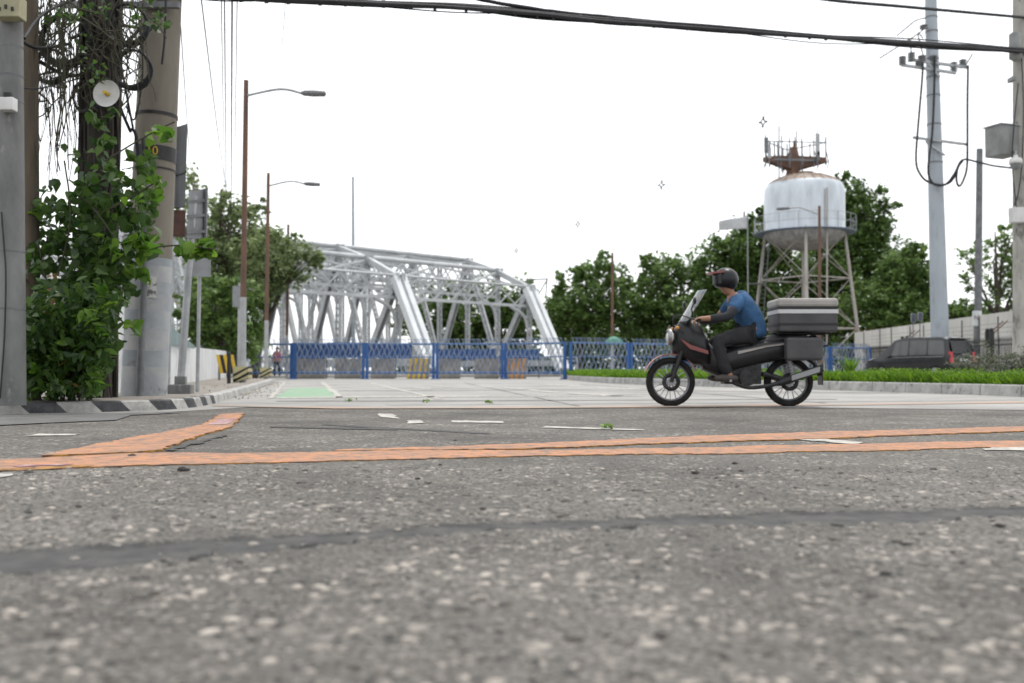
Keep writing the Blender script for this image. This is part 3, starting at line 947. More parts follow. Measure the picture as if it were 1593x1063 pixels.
mb = MB()
s, k = 0.0, 0
send = next(c for p, c in zip(kp, cum) if p.y > 12.0 and p.x > -5)
while s < send:
    L = 0.31 * rnd.uniform(0.92, 1.08)
    kerb_run(s, s + L, 0.10, 1 + k % 2, mb, kp, cum, SW, 0.16, 3)
    s += L
    k += 1
while s < cum[-1] - 0.5:
    kerb_run(s, min(s + 1, cum[-1]), 0.0, 0, mb, kp, cum, SW, 0.16, 3)
    s += 1
ok = mb.build('kerb', [M['kerb'], M['kerb_white'], M['kerb_black']], origin=(0, 0, 0), fix=False)
struct(ok)
inner = []
for s in np.arange(0, cum[-1], 0.4):
    p, n = along(kp, cum, s)
    inner.append(p + n * 0.155)
inner = inner + [Vector((-14, 47, 0)), Vector((-40, 47, 0)), Vector((-40, 9, 0))]
struct(sheet('pavement', inner, SW - 0.004, 'pavement'))

n = 420
ls = cum[-1] * (.25 + .7 * rng.random(n))
lp = np.zeros((n, 3))
for i in range(n):
    p, nn = along(kp, cum, float(ls[i]))
    q = p - nn * abs(rnd.gauss(0, .22)) if rnd.random() < .72 else p + nn * rnd.uniform(.2, 1.0)
    lp[i] = (q.x, q.y, .016 if (q - p).dot(nn) < 0 else SW + .012)
stuff(raw_mesh('leaf_litter', leaf_cloud(lp, .025 + .03 * rng.random(n), LEAF_OVAL * np.array([1, 1, .3]), 3.0), 8, M['litter']))

# low white wall behind the pavement, with a mesh fence on it
wall = thing('boundary_wall', 'low white rendered wall running back along the left pavement', 'wall', (-5.6, 13.6, SW))
wp = [Vector((-3.9, 12.9, 0)) + Vector((-1.5, 0.6, 0)), at(192, 600, 14.2), at(249, 600, 18.7), at(335, 590, 38), at(352, 590, 41)]
wt = [1.55, 1.5, 0.92, 1.2, 1.2]
mb = MB()
for i in range(len(wp) - 1):
    a, b = Vector((wp[i].x, wp[i].y, SW - .05)), Vector((wp[i + 1].x, wp[i + 1].y, SW - .05))
    n = (b - a).normalized()
    sd = Vector((-n.y, n.x, 0)) * 0.2
    ta = Vector((0, 0, wt[i] - SW + .05))
    tb = Vector((0, 0, (wt[i + 1] if i != 1 else 0.92) - SW + .05))
    if i == 1:
        ta = Vector((0, 0, 0.9 - SW + .05))
    mb.add([a, b, b + tb, a + ta, a + sd, b + sd, b + sd + tb, a + sd + ta], [(0, 1, 2, 3), (4, 7, 6, 5), (3, 2, 6, 7), (0, 3, 7, 4), (1, 5, 6, 2)])
mb.build('wall', M['wall_white'], wall)
mb = MB()
a, b, c = Vector((wp[1].x + .02, wp[1].y + .1, 0.9)), Vector((wp[2].x, wp[2].y + .1, 0.93)), Vector((wp[2].x - 1.6, wp[2].y + 7, 0.97))
prev = None
poly = [(a, 1.55), (a.lerp(b, .5), 1.42), (b, 1.35), (b.lerp(c, .5), 1.22), (c, 1.05)]
for i in range(len(poly) - 1):
    p, q = poly[i], poly[i + 1]
    mb.prism([p[0], q[0], Vector((q[0].x, q[0].y, q[1])), Vector((p[0].x, p[0].y, p[1]))], (0, 0.03, 0))
mb.build('mesh_panel', M['mesh_teal'], wall)


# ------------------------------------------------------------------ left utility poles
def pole(mb, p0, p1, r0, r1, n=20, mi=0, seg=6):
    p0, p1 = Vector(p0), Vector(p1)
    mb.tube([p0.lerp(p1, i / seg) for i in range(seg + 1)], [r0 + (r1 - r0) * i / seg for i in range(seg + 1)], n, mi)


# big concrete pole
D4 = 12.35
b4 = at(224, 615, D4)
b4.z = SW - .02
t4 = at(252, 0, D4)
ax4 = (t4 - b4)
t4b = b4 + ax4 * 2.1
p4 = thing('concrete_pole', 'thick concrete utility pole with pale paint patches and a yellow number', 'utility pole', (b4.x, b4.y, SW))
mb = MB()
r4 = lambda k: 0.272 - 0.035 * k
pole(mb, b4, t4b, r4(0), r4(2.1), 28)
mb.build('shaft', M['concrete_pole'], p4)
for k0, k1, m in ((0.0, 0.075, 'paint_pale'), (0.075, 0.115, 'paint_blue'), (0.115, 0.165, 'paint_pale'), (0.165, 0.215, 'paint_blue'), (0.215, 0.255, 'paint_pale'), (0.255, 0.285, 'paint_blue'), (0.285, 0.325, 'paint_pale'), (0.325, .345, 'paint_blue')):
    mb = MB()
    mb.tube([b4 + ax4 * k0, b4 + ax4 * k1], [r4(k0) + .004, r4(k1) + .004], 28, caps=False)
    mb.build('paint_band', M[m], p4)
kb = 0.605
mb = MB()
mb.tube([b4 + ax4 * (kb - .018), b4 + ax4 * (kb + .018)], [r4(kb) + .005] * 2, 28, caps=False)
mb.build('strap', M['black'], p4)
mb = MB()
mb.tube([b4 + ax4 * .70, b4 + ax4 * .708], [r4(.7) + .008] * 2, 28, caps=False)
mb.build('strap', M['black'], p4)
mb = MB()
mb.tube([b4 + ax4 * .565, b4 + ax4 * .57], [r4(.56) + .006] * 2, 28, caps=False)
mb.build('strap', M['black'], p4)
mb = MB()
c0 = at(217, 618, D4 - .36)
c0.z = SW
c1 = at(229, 285, D4 - .34)
mb.tube([c0, c1], [.045, .045], 12)
mb.build('conduit', M['galv_dark'], p4)
mb = MB()
c2 = at(222, 215, D4 - .34)
mb.tube([c1 - Vector((0, 0, .1)), c2], [.03, .02], 10)
mb.build('cable_run', M['black'], p4)
mb = MB()
for zz, hw in ((at(252, 6, D4).z, 1.0), (at(252, 22, D4).z, 0.85)):
    mb.bar((t4.x - hw * 1.3, D4 - .32, zz), (t4.x + hw * 0.38, D4 - .3, zz), .07, .07)
mb.build('cross_arm', M['galv_dark'], p4)


def text_mesh(txt, name, size, loc, rot, m, parent, extrude=0.002):
    cu = bpy.data.curves.new(name, 'FONT')
    cu.body = txt
    cu.size = size
    cu.extrude = extrude
    cu.align_x = 'CENTER'
    cu.align_y = 'CENTER'
    tmp = bpy.data.objects.new(name, cu)
    COL.objects.link(tmp)
    dg = bpy.context.evaluated_depsgraph_get()
    me = bpy.data.meshes.new_from_object(tmp.evaluated_get(dg))
    bpy.data.objects.remove(tmp)
    o = bpy.data.objects.new(name, me)
    me.materials.clear()
    me.materials.append(m)
    COL.objects.link(o)
    o.parent = parent
    o.location = Vector(loc) - ORG[parent.name]
    o.rotation_euler = rot
    return o


cN = b4 + ax4 * kb
text_mesh('10', 'pole_number', 0.15, (cN.x + .06, cN.y - r4(kb) - .012, cN.z), (R(90), 0, 0), M['yellow'], p4)
# paper notice on the pole
mb = MB()
nc = b4 + ax4 * 0.27
for k in range(4):
    t0, t1 = -0.1 + k * .16, -0.1 + (k + 1) * .16
    rr = r4(.27) + .008
    f = lambda t, z: Vector((nc.x + rr * math.sin(t + .15), nc.y - rr * math.cos(t + .15), nc.z + z))
    mb.add([f(t0, -.13), f(t1, -.13), f(t1, .13), f(t0, .13)], [(0, 1, 2, 3)])
mb.build('notice', mat('notice', (0.45, 0.45, 0.43), (0.12, 0.12, 0.12), 9, 0.9, lo=.5, hi=.6), p4)

# grey pole at the left edge with meter boxes
b1 = at(18, 628, 9.3)
b1.z = SW - .02
t1 = at(17, -160, 9.3)
p1 = thing('grey_pole', 'weathered grey concrete pole at the left edge with a meter box', 'utility pole', (b1.x, b1.y, SW))
mb = MB()
pole(mb, b1, t1, .128, .098, 20)
mb.build('shaft', M['concrete_grey'], p1)
mb = MB()
c = at(16, 14, 9.13)
mb.box(c, (.235, .16, .2))
mx = mb.build('meter_box', M['meter'], p1, bevel=.01)
mb = MB()
for i in range(3):
    mb = MB()
    mb.box((c.x - .06 + i * .06, c.y - .085, c.z - .03 + .02 * (i % 2)), (.022, .012, .035))
    mb.build('meter_dial', M['black'], mx)
mb = MB()
c = at(12, 163, 9.13)
mb.box(c, (.14, .1, .12))
jb = mb.build('junction_box', M['white_plastic'], p1, bevel=.008)
mb = MB()
mb.cyl(c + Vector((0, 0, .06)), c + Vector((0, -.01, .11)), .05, .04, 12)
mb.build('lens', M['black'], jb)
for py in (160, 393, 482, 120, 75):
    mb = MB()
    zc = at(18, py, 9.3).z
    ff = (zc - b1.z) / (t1.z - b1.z)
    cc_ = b1.lerp(t1, ff)
    mb.tube([cc_, cc_ + Vector((0, 0, .014))], [.131 - .03 * ff] * 2, 20, caps=False)
    mb.build('strap', M['galv_dark'], p1)
mb = MB()
cp = [at(x, y, 9.15) for x, y in ((2, 330), (6, 380), (9, 430), (7, 520), (3, 580), (0, 620))]
mb.tube(smooth_path(cp, 4), .008, 6)
mb.build('cable_run', M['black'], p1)

# thin brown pole, and the thick dark one carrying coils and creepers
b2 = at(48, 626, 10.6)
b2.z = SW - .02
mb = MB()
pole(mb, b2, at(46, -120, 10.6), .095, .085, 14)
tag(mb.build('wooden_pole', M['brown_wood']), 'slim brown wooden pole wound with roots beside the grey pole', 'utility pole')
b3 = at(150, 615, 11.4)
b3.z = SW - .02
p3 = thing('dark_pole', 'dark creeper covered pole carrying a white dish and cable coils', 'utility pole', (b3.x, b3.y, SW))
mb = MB()
pole(mb, b3, at(160, -140, 11.4), .17, .15, 16, seg=10)
mb.v = [(x + rnd.uniform(-.012, .012), y + rnd.uniform(-.012, .012), z) for x, y, z in mb.v]
for q in range(26):       # roots clinging to the shaft
    a0 = rnd.uniform(0, 6.28)
    pts = []
    for i in range(9):
        f = i / 8
        pp = b3.lerp(at(160, -140, 11.4), f)
        a = a0 + rnd.uniform(-.5, .5)
        rr = .17 + rnd.uniform(0, .05)
        pts.append(pp + Vector((math.cos(a) * rr, math.sin(a) * rr, 0)))
    mb.tube(smooth_path(pts, 3), rnd.uniform(.01, .028), 5)
mb.build('shaft', M['dark_wood'], p3)
# dish
dc = at(166, 146, 10.6)
mb = MB()
mb.lathe([(0.0, .05), (.06, .042), (.1, .025), (.14, 0.0), (.147, -.01), (.14, -.004), (.1, .018), (0.0, .04)], dc, 28, axis=(0.05, 1, -0.05))
dish = tag(mb.build('satellite_dish', M['dish_paint'], origin=dc), 'round white dish fixed to the dark creeper covered pole', 'dish')
mb = MB()
mb.cyl(dc + Vector((0, .03, 0)), dc + Vector((-.01, -.05, .005)), .022, .02, 12)
mb.build('feed', M['yellow'], dish)
mb = MB()
mb.cyl(dc + Vector((0, .05, 0)), dc + Vector((-.02, .18, 0)), .02, .02, 8)
mb.build('bracket', M['galv_dark'], dish)
# cable coils hung from the pole
for (px, py, rpx, turns, lab) in ((205, 108, 27, 5, 'black cable coil hung right of the dark pole above the dish'), (100, 62, 36, 7, 'large black cable coil hung between brown and dark poles'), (134, 152, 22, 3, 'thin black cable coil left of the white dish'), (196, 40, 30, 4, 'black cable coil highest on the dark pole, right side'), (78, 104, 24, 4, 'black cable coil hung low beside the brown wooden pole')):
    c = at(px, py, 11.15)
    rr = rpx / F * 11.15
    pts = []
    for i in range(turns * 22):
        a = i / 22 * 6.283
        r2 = rr * (1 + .07 * math.sin(i * .31)) + .004 * (i // 22)
        pts.append(c + Vector((r2 * math.cos(a), .03 * math.sin(a * 2 + i * .03) + .004 * (i // 22), r2 * math.sin(a) * 1.05)))
    mb = MB()
    mb.tube(pts, .0115, 5)
    tag(mb.build('cable_coil', M['cable']), lab, 'cable coil', 'cable coils hung on the poles')

# thick slanting cables and droppers between the left poles (one tangle of wire)
lines = [([(0, 40), (30, 62), (60, 75), (110, 68)], 9.6, 11, .018), ([(110, 60), (170, 40), (225, 45)], 11, 12, .02), ([(60, 95), (110, 118), (160, 100), (225, 38)], 10.8, 12, .022),
         ([(150, 118), (190, 85), (235, 45)], 11.2, 12, .018), ([(182, 150), (190, 175), (203, 205)], 11.3, 12, .02), ([(178, 30), (190, 110), (207, 200)], 11.3, 12, .014),
         ([(258, 0), (256, 60), (252, 100)], 11.9, 11.9, .014), ([(205, 200), (212, 215), (216, 280)], 12, 12, .02), ([(38, 60), (70, 20), (140, -10)], 9.6, 11.4, .016),
         ([(215, 20), (222, 110), (210, 185), (196, 165)], 11.8, 11.8, .01), ([(0, 130), (60, 138), (130, 120)], 9.4, 11.2, .008)]
for i, (pp, d0, d1, r) in enumerate(lines):
    pts = smooth_path([at(x, y, d0 + (d1 - d0) * q / (len(pp) - 1)) for q, (x, y) in enumerate(pp)], 6)
    mb = MB()
    mb.tube(pts, r, 6)
    tag(mb.build('pole_cable', M['cable']), 'black cable in the tangle slung between the left poles', 'cable', 'tangled cables on the left poles')

# hanging roots and dead creepers: a mass nobody could count
mb = MB()
for q in range(125):
    x0 = rnd.choice([rnd.uniform(58, 135), rnd.uniform(58, 200), rnd.uniform(60, 110), rnd.uniform(180, 225)])
    y0 = rnd.uniform(-30, 60)
    L = rnd.uniform(80, 300) if x0 < 130 else rnd.uniform(60, 190)
    d = rnd.uniform(10.4, 11.8)
    pts = []
    x, y = x0, y0
    n = 9
    dx = rnd.uniform(-14, 14)
    for i in range(n):
        pts.append(at(x, y, d))
        x += rnd.uniform(-7, 7) + dx / n
        y += L / n
    mb.tube(smooth_path(pts, 2), rnd.uniform(.0025, .007), 4)
for q in range(60):
    d = rnd.uniform(10.6, 11.6)
    x, y = rnd.uniform(60, 200), rnd.uniform(-20, 130)
    pts = [at(x, y, d)]
    for i in range(4):
        x += rnd.uniform(-28, 28)
        y += rnd.uniform(2, 24)
        pts.append(at(x, y, d))
    mb.tube(smooth_path(pts, 3), rnd.uniform(.004, .011), 4)
o = mb.build('hanging_roots', M['vine'], origin=(b3.x, b3.y, 2), fix=False)
stuff(o)


def px_leaves(specs, d0, d1, shape):
    """specs: (cx, cy, rx, ry, n, leaf_px) groups in photograph pixels -> leaf verts at depth d0..d1"""
    out = []
    for cx, cy, rx, ry, n, lp in specs:
        nt_ = max(3, n // 7)
        tw = []
        while len(tw) < nt_:
            a, b = rnd.uniform(-1, 1), rnd.uniform(-1, 1)
            if a * a + b * b < 1:
                tw.append((a, b, rnd.random()))
        cs, ss = [], []
        for i in range(n):
            a, b, dd = rnd.choice(tw)
            d = d0 + (d1 - d0) * min(1, max(0, dd + rnd.gauss(0, .08)))
            cs.append(at(cx + a * rx + rnd.gauss(0, rx * .09 + 3), cy + b * ry + rnd.gauss(0, ry * .09 + 3), d)[:])
            ss.append(lp * rnd.uniform(.6, 1.25) / F * d)
        out.append(leaf_cloud(np.array(cs), np.array(ss), shape, 0.25, 0.9))
    return np.concatenate(out)


# climbing plant on the dark pole
iv_ = thing('climbing_plant', 'green climbing plant with heart shaped leaves round the dark pole', 'climbing plant', (b3.x, b3.y, SW))
raw_mesh('leaves', px_leaves([(165, 345, 66, 84, 270, 17), (125, 290, 56, 56, 60, 17), (165, 270, 28, 64, 90, 16), (100, 400, 68, 62, 300, 16), (150, 420, 66, 60, 330, 17), (214, 330, 36, 56, 90, 17),
                              (80, 350, 36, 50, 90, 16), (160, 195, 26, 30, 44, 16), (150, 60, 40, 70, 60, 9), (235, 18, 34, 30, 70, 10), (120, 20, 50, 30, 50, 9), (215, 260, 24, 30, 50, 17)], 10.2, 11.1, LEAF_HEART), 8, M['leaf_vine'], iv_)
raw_mesh('young_leaves', px_leaves([(236, 205, 20, 16, 9, 22), (262, 200, 10, 16, 5, 24), (236, 292, 12, 24, 9, 24), (205, 300, 24, 22, 10, 20), (248, 395, 40, 12, 26, 22), (300, 386, 34, 12, 24, 24), (328, 390, 9, 12, 7, 24),
                                   (222, 420, 26, 14, 14, 22), (200, 395, 24, 30, 18, 20), (205, 512, 14, 14, 8, 20), (225, 380, 24, 16, 14, 20), (130, 330, 60, 90, 24, 18)], 10.0, 10.5, LEAF_HEART), 8, M['leaf_bright'], iv_)
mb = MB()
for pp in ([(150, 420), (190, 395), (240, 385), (290, 382), (332, 388)], [(160, 330), (200, 310), (240, 285)], [(165, 250), (205, 225), (250, 200), (272, 190)], [(120, 300), (150, 330), (185, 380)], [(170, 470), (190, 500), (208, 512)],
           [(60, 380), (75, 450), (85, 520)], [(100, 250), (110, 340), (90, 430)]):
    mb.tube(smooth_path([at(x, y, 10.3) for x, y in pp], 4), .009, 5)
mb.build('stems', M['vine'], iv_)

# shrub at the foot of the poles
sb = thing('leafy_shrub', 'dense dark leafy shrub growing at the foot of the left poles', 'shrub', at(110, 622, 10.2))
sb.location.z = SW
ORG[sb.name].z = SW
raw_mesh('leaves', px_leaves([(104, 520, 76, 60, 1100, 21), (84, 570, 66, 46, 900, 21), (132, 565, 34, 50, 460, 21), (112, 470, 76, 40, 520, 19), (50, 590, 34, 28, 200, 22), (60, 540, 30, 50, 220, 20)], 9.6, 10.9, LEAF_OVAL), 8, M['leaf_vine'], sb)
raw_mesh('pale_leaves', px_leaves([(120, 500, 70, 40, 60, 20), (60, 585, 40, 20, 40, 22), (152, 520, 20, 40, 24, 20), (150, 480, 30, 30, 20, 20), (135, 590, 28, 18, 30, 21)], 9.5, 9.9, LEAF_OVAL), 8, M['leaf_bright'], sb)
raw_mesh('dry_leaves', px_leaves([(100, 575, 50, 30, 10, 18), (70, 470, 24, 50, 10, 18), (130, 600, 30, 12, 9, 16)], 9.6, 10.0, LEAF_OVAL), 8, M['leaf_dry'], sb)
mb = MB()
for q in range(22):
    x = rnd.uniform(50, 170)
    p0 = at(x, 620, 10.2)
    p0.z = SW - .02
    p1_ = at(110 + (x - 110) * 1.4, rnd.uniform(480, 570), rnd.uniform(9.8, 10.7))
    mb.tube([p0, p0.lerp(p1_, .5) + Vector((rnd.uniform(-.05, .05), 0, .05)), p1_], [.012, .009, .004], 5)
mb.build('stems', M['vine'], sb)

# ------------------------------------------------------------------ left signs (seen from behind)
s1 = thing('sign_post', 'slim signpost with a dark board seen nearly edge on by the concrete pole', 'sign', at(265, 611, 13.7))
s1.location.z = SW
ORG[s1.name].z = SW
mb = MB()
q0 = at(261, 611, 13.7)
q0.z = SW
mb.tube([q0, at(268, 190, 13.7)], [.032, .032], 10)
mb.build('post', M['galv'], s1)
mb = MB()
a, b = at(266, 200, 13.9), at(292, 192, 13.4)
a2, b2_ = at(264, 325, 13.9), at(288, 322, 13.4)
mb.prism([a2, b2_, b, a], (-.05, .1, 0))
bd = mb.build('board', M['sign_dark'], s1, bevel=.006)
mb = MB()
m0 = a.lerp(a2, .6)
m1 = b.lerp(b2_, .58)
mb.bar(m0 - Vector((0, .02, 0)), m1 - Vector((0, .02, 0)), .02, .03)
mb.build('batten', M['black'], bd)
mb = MB()
mb.box(at(276, 348, 13.7), (.2, .14, .36), R(25))
mb.build('box', M['brown_box'], s1, bevel=.01)

s2 = thing('road_sign', 'leaning road sign seen from behind on a concrete footing', 'sign', at(281, 612, 13.2))
s2.location.z = SW
ORG[s2.name].z = SW
f0 = at(281, 606, 13.2)
f0.z = SW + .05
mb = MB()
mb.box(f0, (.3, .28, .14), R(8))
mb.box(f0 + Vector((0, 0, .12)), (.14, .14, .12), R(8))
mb.build('footing', M['concrete_grey'], s2, bevel=.012)
mb = MB()
mb.tube([f0 + Vector((0, 0, .1)), at(302, 305, 13.2)], [.05, .046], 14)
mb.build('post', M['galv'], s2)
mb = MB()
mb.prism([at(290, 372, 13.1), at(319, 372, 13.4), at(321, 294, 13.4), at(294, 299, 13.1)], (.015, -.04, 0))
pn = mb.build('panel', M['sign_back'], s2, bevel=.004)
mb = MB()
for py in (312, 335, 360):
    mb.bar(at(290.5, py + 2, 13.03), at(320.5, py, 13.33), .02, .035)
mb.build('rail', M['galv_dark'], pn)
mb = MB()
mb.bar(at(319.5, 372, 13.33), at(321, 294, 13.33), .05, .03)
mb.build('rim', M['galv_dark'], pn)

s3 = thing('small_sign', 'slender post with a small grey plate, right of the leaning sign', 'sign', at(308, 610, 14.2))
s3.location.z = SW
ORG[s3.name].z = SW
mb = MB()
q0 = at(307, 612, 14.2)
q0.z = SW
mb.tube([q0, at(311, 395, 14.2)], [.026, .026], 10)
mb.build('post', M['galv'], s3)
mb = MB()
mb.prism([at(300, 431, 14.1), at(328, 431, 14.25), at(328, 402, 14.25), at(300, 402, 14.1)], (0, -.012, 0))
mb.build('plate', M['sign_back'], s3)

s4 = thing('far_sign', 'thin grey post with a pale plate just left of the rusty lamp post', 'sign', at(372, 592, 27))
s4.location.z = SW
ORG[s4.name].z = SW
mb = MB()
q0 = at(371, 592, 27)
q0.z = SW
mb.tube([q0, at(373, 440, 27)], [.04, .04], 10)
mb.build('post', M['galv'], s4)
mb = MB()
mb.prism([at(362, 478, 26.9), at(375, 478, 26.9), at(375, 445, 26.9), at(362, 445, 26.9)], (0, -.02, 0))
mb.build('plate', M['sign_back'], s4)

# yellow and black hazard barrier, black bollard
hb = thing('hazard_barrier', 'yellow and black striped barrier board standing against the white wall end', 'barrier', at(353, 590, 31))
hb.location.z = SW
ORG[hb.name].z = SW
mb = MB()
D = 31
for i in range(6):
    x0, x1 = 338 + i * 5.4, 338 + (i + 1) * 5.4
    sh = 10
    mb.prism([at(x0 + sh - 6, 581, D), at(x1 + sh - 6, 581, D), at(x1 - 6 + 4, 552, D), at(x0 - 6 + 4, 552, D)], (0, .06, 0), i % 2)
mb.build('board', [M['yellow'], M['black']], hb)
mb = MB()
for x in (341, 367):
    a = at(x, 592, D + .05)
    a.z = SW
    mb.bar(a, at(x, 570, D + .05), .06, .06)
mb.build('feet', M['concrete_grey'], hb)
q0 = at(356, 597, 23)
q0.z = SW
mb = MB()
mb.tube([q0, Vector((q0.x, q0.y, .80))], [.045, .045], 12)
mb.ball((q0.x, q0.y, .80), .045, 10)
tag(mb.build('bollard', M['black']), 'thin black bollard in front of the striped barrier board', 'bollard')


# ------------------------------------------------------------------ street lamps
def lamp(px, d, ztop, arm_px, arm_py0, arm_py1, label, block=True, base_z=SW, width=.085, mats=('rust', 'pole_white'), split=0.28, lamp_len=0.62, arm=True, sgn=1):
    b = at(px, 590, d)
    b.z = base_z
    root = thing('street_lamp', label, 'street lamp', b, 'street lamps by the bridge road')
    zs = base_z + (ztop - base_z) * split
    mb = MB()
    mb.tube([b - Vector((0, 0, .05)), (b.x, b.y, zs)], [width, width * .93], 12)
    mb.build('lower_pole', M[mats[1]], root)
    mb = MB()
    mb.tube([(b.x, b.y, zs), (b.x + .03, b.y, ztop)], [width * .9, width * .72], 12)
    mb.build('upper_pole', M[mats[0]], root)
    if arm:
        a0 = at(px + 2 * sgn, arm_py0, d)
        a1 = at(arm_px - sgn * lamp_len / d * F, arm_py1 + 1, d - .2)
        md = a0.lerp(a1, .62) + Vector((0, 0, .13))
        mb = MB()
        mb.tube(smooth_path([a0, md, a1], 6), .032, 8)
        mb.build('arm', M['galv'], root)
        a2 = at(arm_px, arm_py1 + 3, d - .3)
        mb = MB()
        mb.tube([a1, a1.lerp(a2, .12), a1.lerp(a2, .5), a1.lerp(a2, .95), a2], [.045, .085, .1, .085, .03], 10)
        mb.v = [(x, y, a1.z + (z - a1.z) * .8) for x, y, z in mb.v]
        hd = mb.build('lamp_head', M['galv_dark'], root)
    if block:
        mb = MB()
        c = Vector((b.x, b.y, base_z))
        hw = .19
        stripes = 5
        # striped concrete plinth: diagonal bands as separate slabs
        for i in range(stripes):
            z0, z1 = i * .4 / stripes, (i + 1) * .4 / stripes
            sk = .11
            vs = []
            for zz in (z0, z1):
                vs += [c + Vector((-hw, -hw, max(0, zz - sk * (zz < .39)) if i else zz)), c + Vector((hw, -hw, min(.4, zz + sk) if i < stripes - 1 or zz < .39 else zz)),
                       c + Vector((hw, hw, min(.4, zz + sk) if i < stripes - 1 or zz < .39 else zz)), c + Vector((-hw, hw, max(0, zz - sk * (zz < .39)) if i else zz))]
            mb.add(vs, [(0, 1, 2, 3), (7, 6, 5, 4), (0, 4, 5, 1), (1, 5, 6, 2), (2, 6, 7, 3), (3, 7, 4, 0)], i % 2)
        mb.build('plinth', [M['yellow_pale'], M['black']], root)
    return root


lamp(377.5, 25, 7.75, 507, 150, 144, 'rusty street lamp with a long arm, nearest of the lamps left of the bridge')
lamp(414, 38, 7.98, 498, 290, 285, 'street lamp second along the kerb, farther back left of the bridge')
lamp(446, 51, 7.9, 470, 352, 352, 'bare lamp post without an arm in front of the tree by the bridge', arm=False, block=False, width=.09, base_z=0)
lamp(952.5, 62, 7.75, 0, 0, 0, 'bare rusty lamp post standing alone behind the median fence', arm=False, block=False, base_z=0, width=.1)
lamp(1276, 47, 8.2, 1208, 334, 323, 'rusty street lamp reaching its arm left across the water tank', block=False, base_z=0, sgn=-1, width=.09, mats=('rust', 'rust'))
mb = MB()
q0 = at(550, 590, 74)
q0.z = 0
mb.tube([q0, at(549, 275, 74)], [.16, .09], 12)
tag(mb.build('mast', M['steel_blue']), 'tall grey steel mast rising behind the top of the truss bridge', 'mast')


# ------------------------------------------------------------------ truss bridge
BQ = math.radians(45)
bt = Vector((math.cos(BQ), math.sin(BQ), 0))          # across the bridge
ba = Vector((-math.sin(BQ), math.cos(BQ), 0))         # along the bridge
Bw = 12.2
B0 = Vector((-124.5 / F * 62, 62, 0))
PAN = 3.35
NP = 16
HT = {0: 1.0, 1: 6.4, 2: 7.85, 3: 8.9, 4: 9.3}


def hgt(i):
    j = min(i, NP - i)
    return HT.get(j, 9.5)


def bp(tr, i, top):
    p = B0 + bt * (tr * Bw) + ba * (i * PAN)
    return Vector((p.x, p.y, hgt(i) if top else 0.95))


bridge = thing('truss_bridge', 'grey painted steel truss bridge with three trusses behind the blue fence', 'bridge', (B0.x, B0.y, 0))


def lattice(mb, p0, p1, width, depth, side, mi=0):
    """laced member: four angles with zigzag lacing on the two broad faces"""
    p0, p1 = Vector(p0), Vector(p1)
    d = (p1 - p0)
    L = d.length
    d.normalize()
    s_ = (Vector(side) - d * Vector(side).dot(d)).normalized()
    o_ = d.cross(s_)
    for a in (-1, 1):
        off = s_ * (a * width / 2)
        mb.bar(p0 + off, p1 + off, depth * .62, .07, up=s_)
    n = max(3, int(L / (width * 1.25)))
    for f in (-1, 1):
        for i in range(n):
            a, b = p0 + d * (L * i / n), p0 + d * (L * (i + 1) / n)
            for sg in (1, -1):
                mb.bar(a + s_ * (sg * width * .48) + o_ * (f * depth * .45), b - s_ * (sg * width * .48) + o_ * (f * depth * .45), .055, .02, up=o_)


def solid(mb, p0, p1, width, depth, side):
    """box member: two side plates and a cover plate, open below"""
    p0, p1 = Vector(p0), Vector(p1)
    d = (p1 - p0).normalized()
    s_ = (Vector(side) - d * Vector(side).dot(d)).normalized()
    o_ = d.cross(s_)
    if o_.z < 0:
        o_ = -o_
    for a in (-1, 1):
        mb.bar(p0 + s_ * (a * width / 2), p1 + s_ * (a * width / 2), depth, .05, up=s_)
    q = o_ * (depth / 2 + .012)
    mb.bar(p0 + q, p1 + q, width * 1.12, .024, up=o_)


for tr in (-1, 0, 1):
    truss = bpy.data.objects.new('truss', None)
    COL.objects.link(truss)
    truss.parent = bridge
    ORG[truss.name] = ORG[bridge.name]
    mb = MB()
    for i in range(1, NP - 1):
        solid(mb, bp(tr, i, True), bp(tr, i + 1, True), .36, .36, bt)
    for i in range(1, NP):          # gusset plates
        c = bp(tr, i, True)
        for a in (-1, 1):
            mb.bar(c + bt * (a * .24) - ba * .4, c + bt * (a * .24) + ba * .4, .03, .6)
    mb.build('top_chord', M['bridge'], truss)
    mb = MB()
    for i in range(NP):
        mb.bar(bp(tr, i, False), bp(tr, i + 1, False), .4, .35)
    for i in range(2, NP, 2):
        c = bp(tr, i, False)
        for a in (-1, 1):
            mb.bar(c + bt * (a * .24) - ba * .5, c + bt * (a * .24) + ba * .5, .03, .7)
    mb.build('bottom_chord', M['bridge'], truss)
    for (i0, i1) in ((0, 1), (NP, NP - 1)):
        mb = MB()
        p0, p1 = bp(tr, i0, False) - Vector((0, 0, .5)), bp(tr, i1, True)
        d = (p1 - p0).normalized()
        for a in (-1, 1):
            mb.bar(p0 + bt * (a * .33), p1 + bt * (a * .33), .46, .4, up=bt)
        mb.build('end_post', M['bridge_bright'], truss)
        mb = MB()
        o_ = d.cross(bt)
        mb.bar(p0, p1, .3, .14, up=o_)
        mb.build('end_post_web', M['bridge'], truss)
    for i in range(1, NP - 1):
        mb = MB()
        if i % 2 == 1:
            a, b = bp(tr, i, True), bp(tr, i + 1, False)
        else:
            a, b = bp(tr, i, False), bp(tr, i + 1, True)
        heavy = (i % 2 == 1)
        if i >= NP // 2:
            heavy = not heavy
        if heavy:
            solid(mb, a, b, .34, .38, bt)
        else:
            lattice(mb, a, b, .36, .3, ba)
        mb.build('diagonal', M['bridge'], truss)
    for i in range(1, NP):
        mb = MB()
        lattice(mb, bp(tr, i, False), bp(tr, i, True), .36, .26, ba if i % 2 else bt)
        mb.build('vertical', M['bridge'], truss)

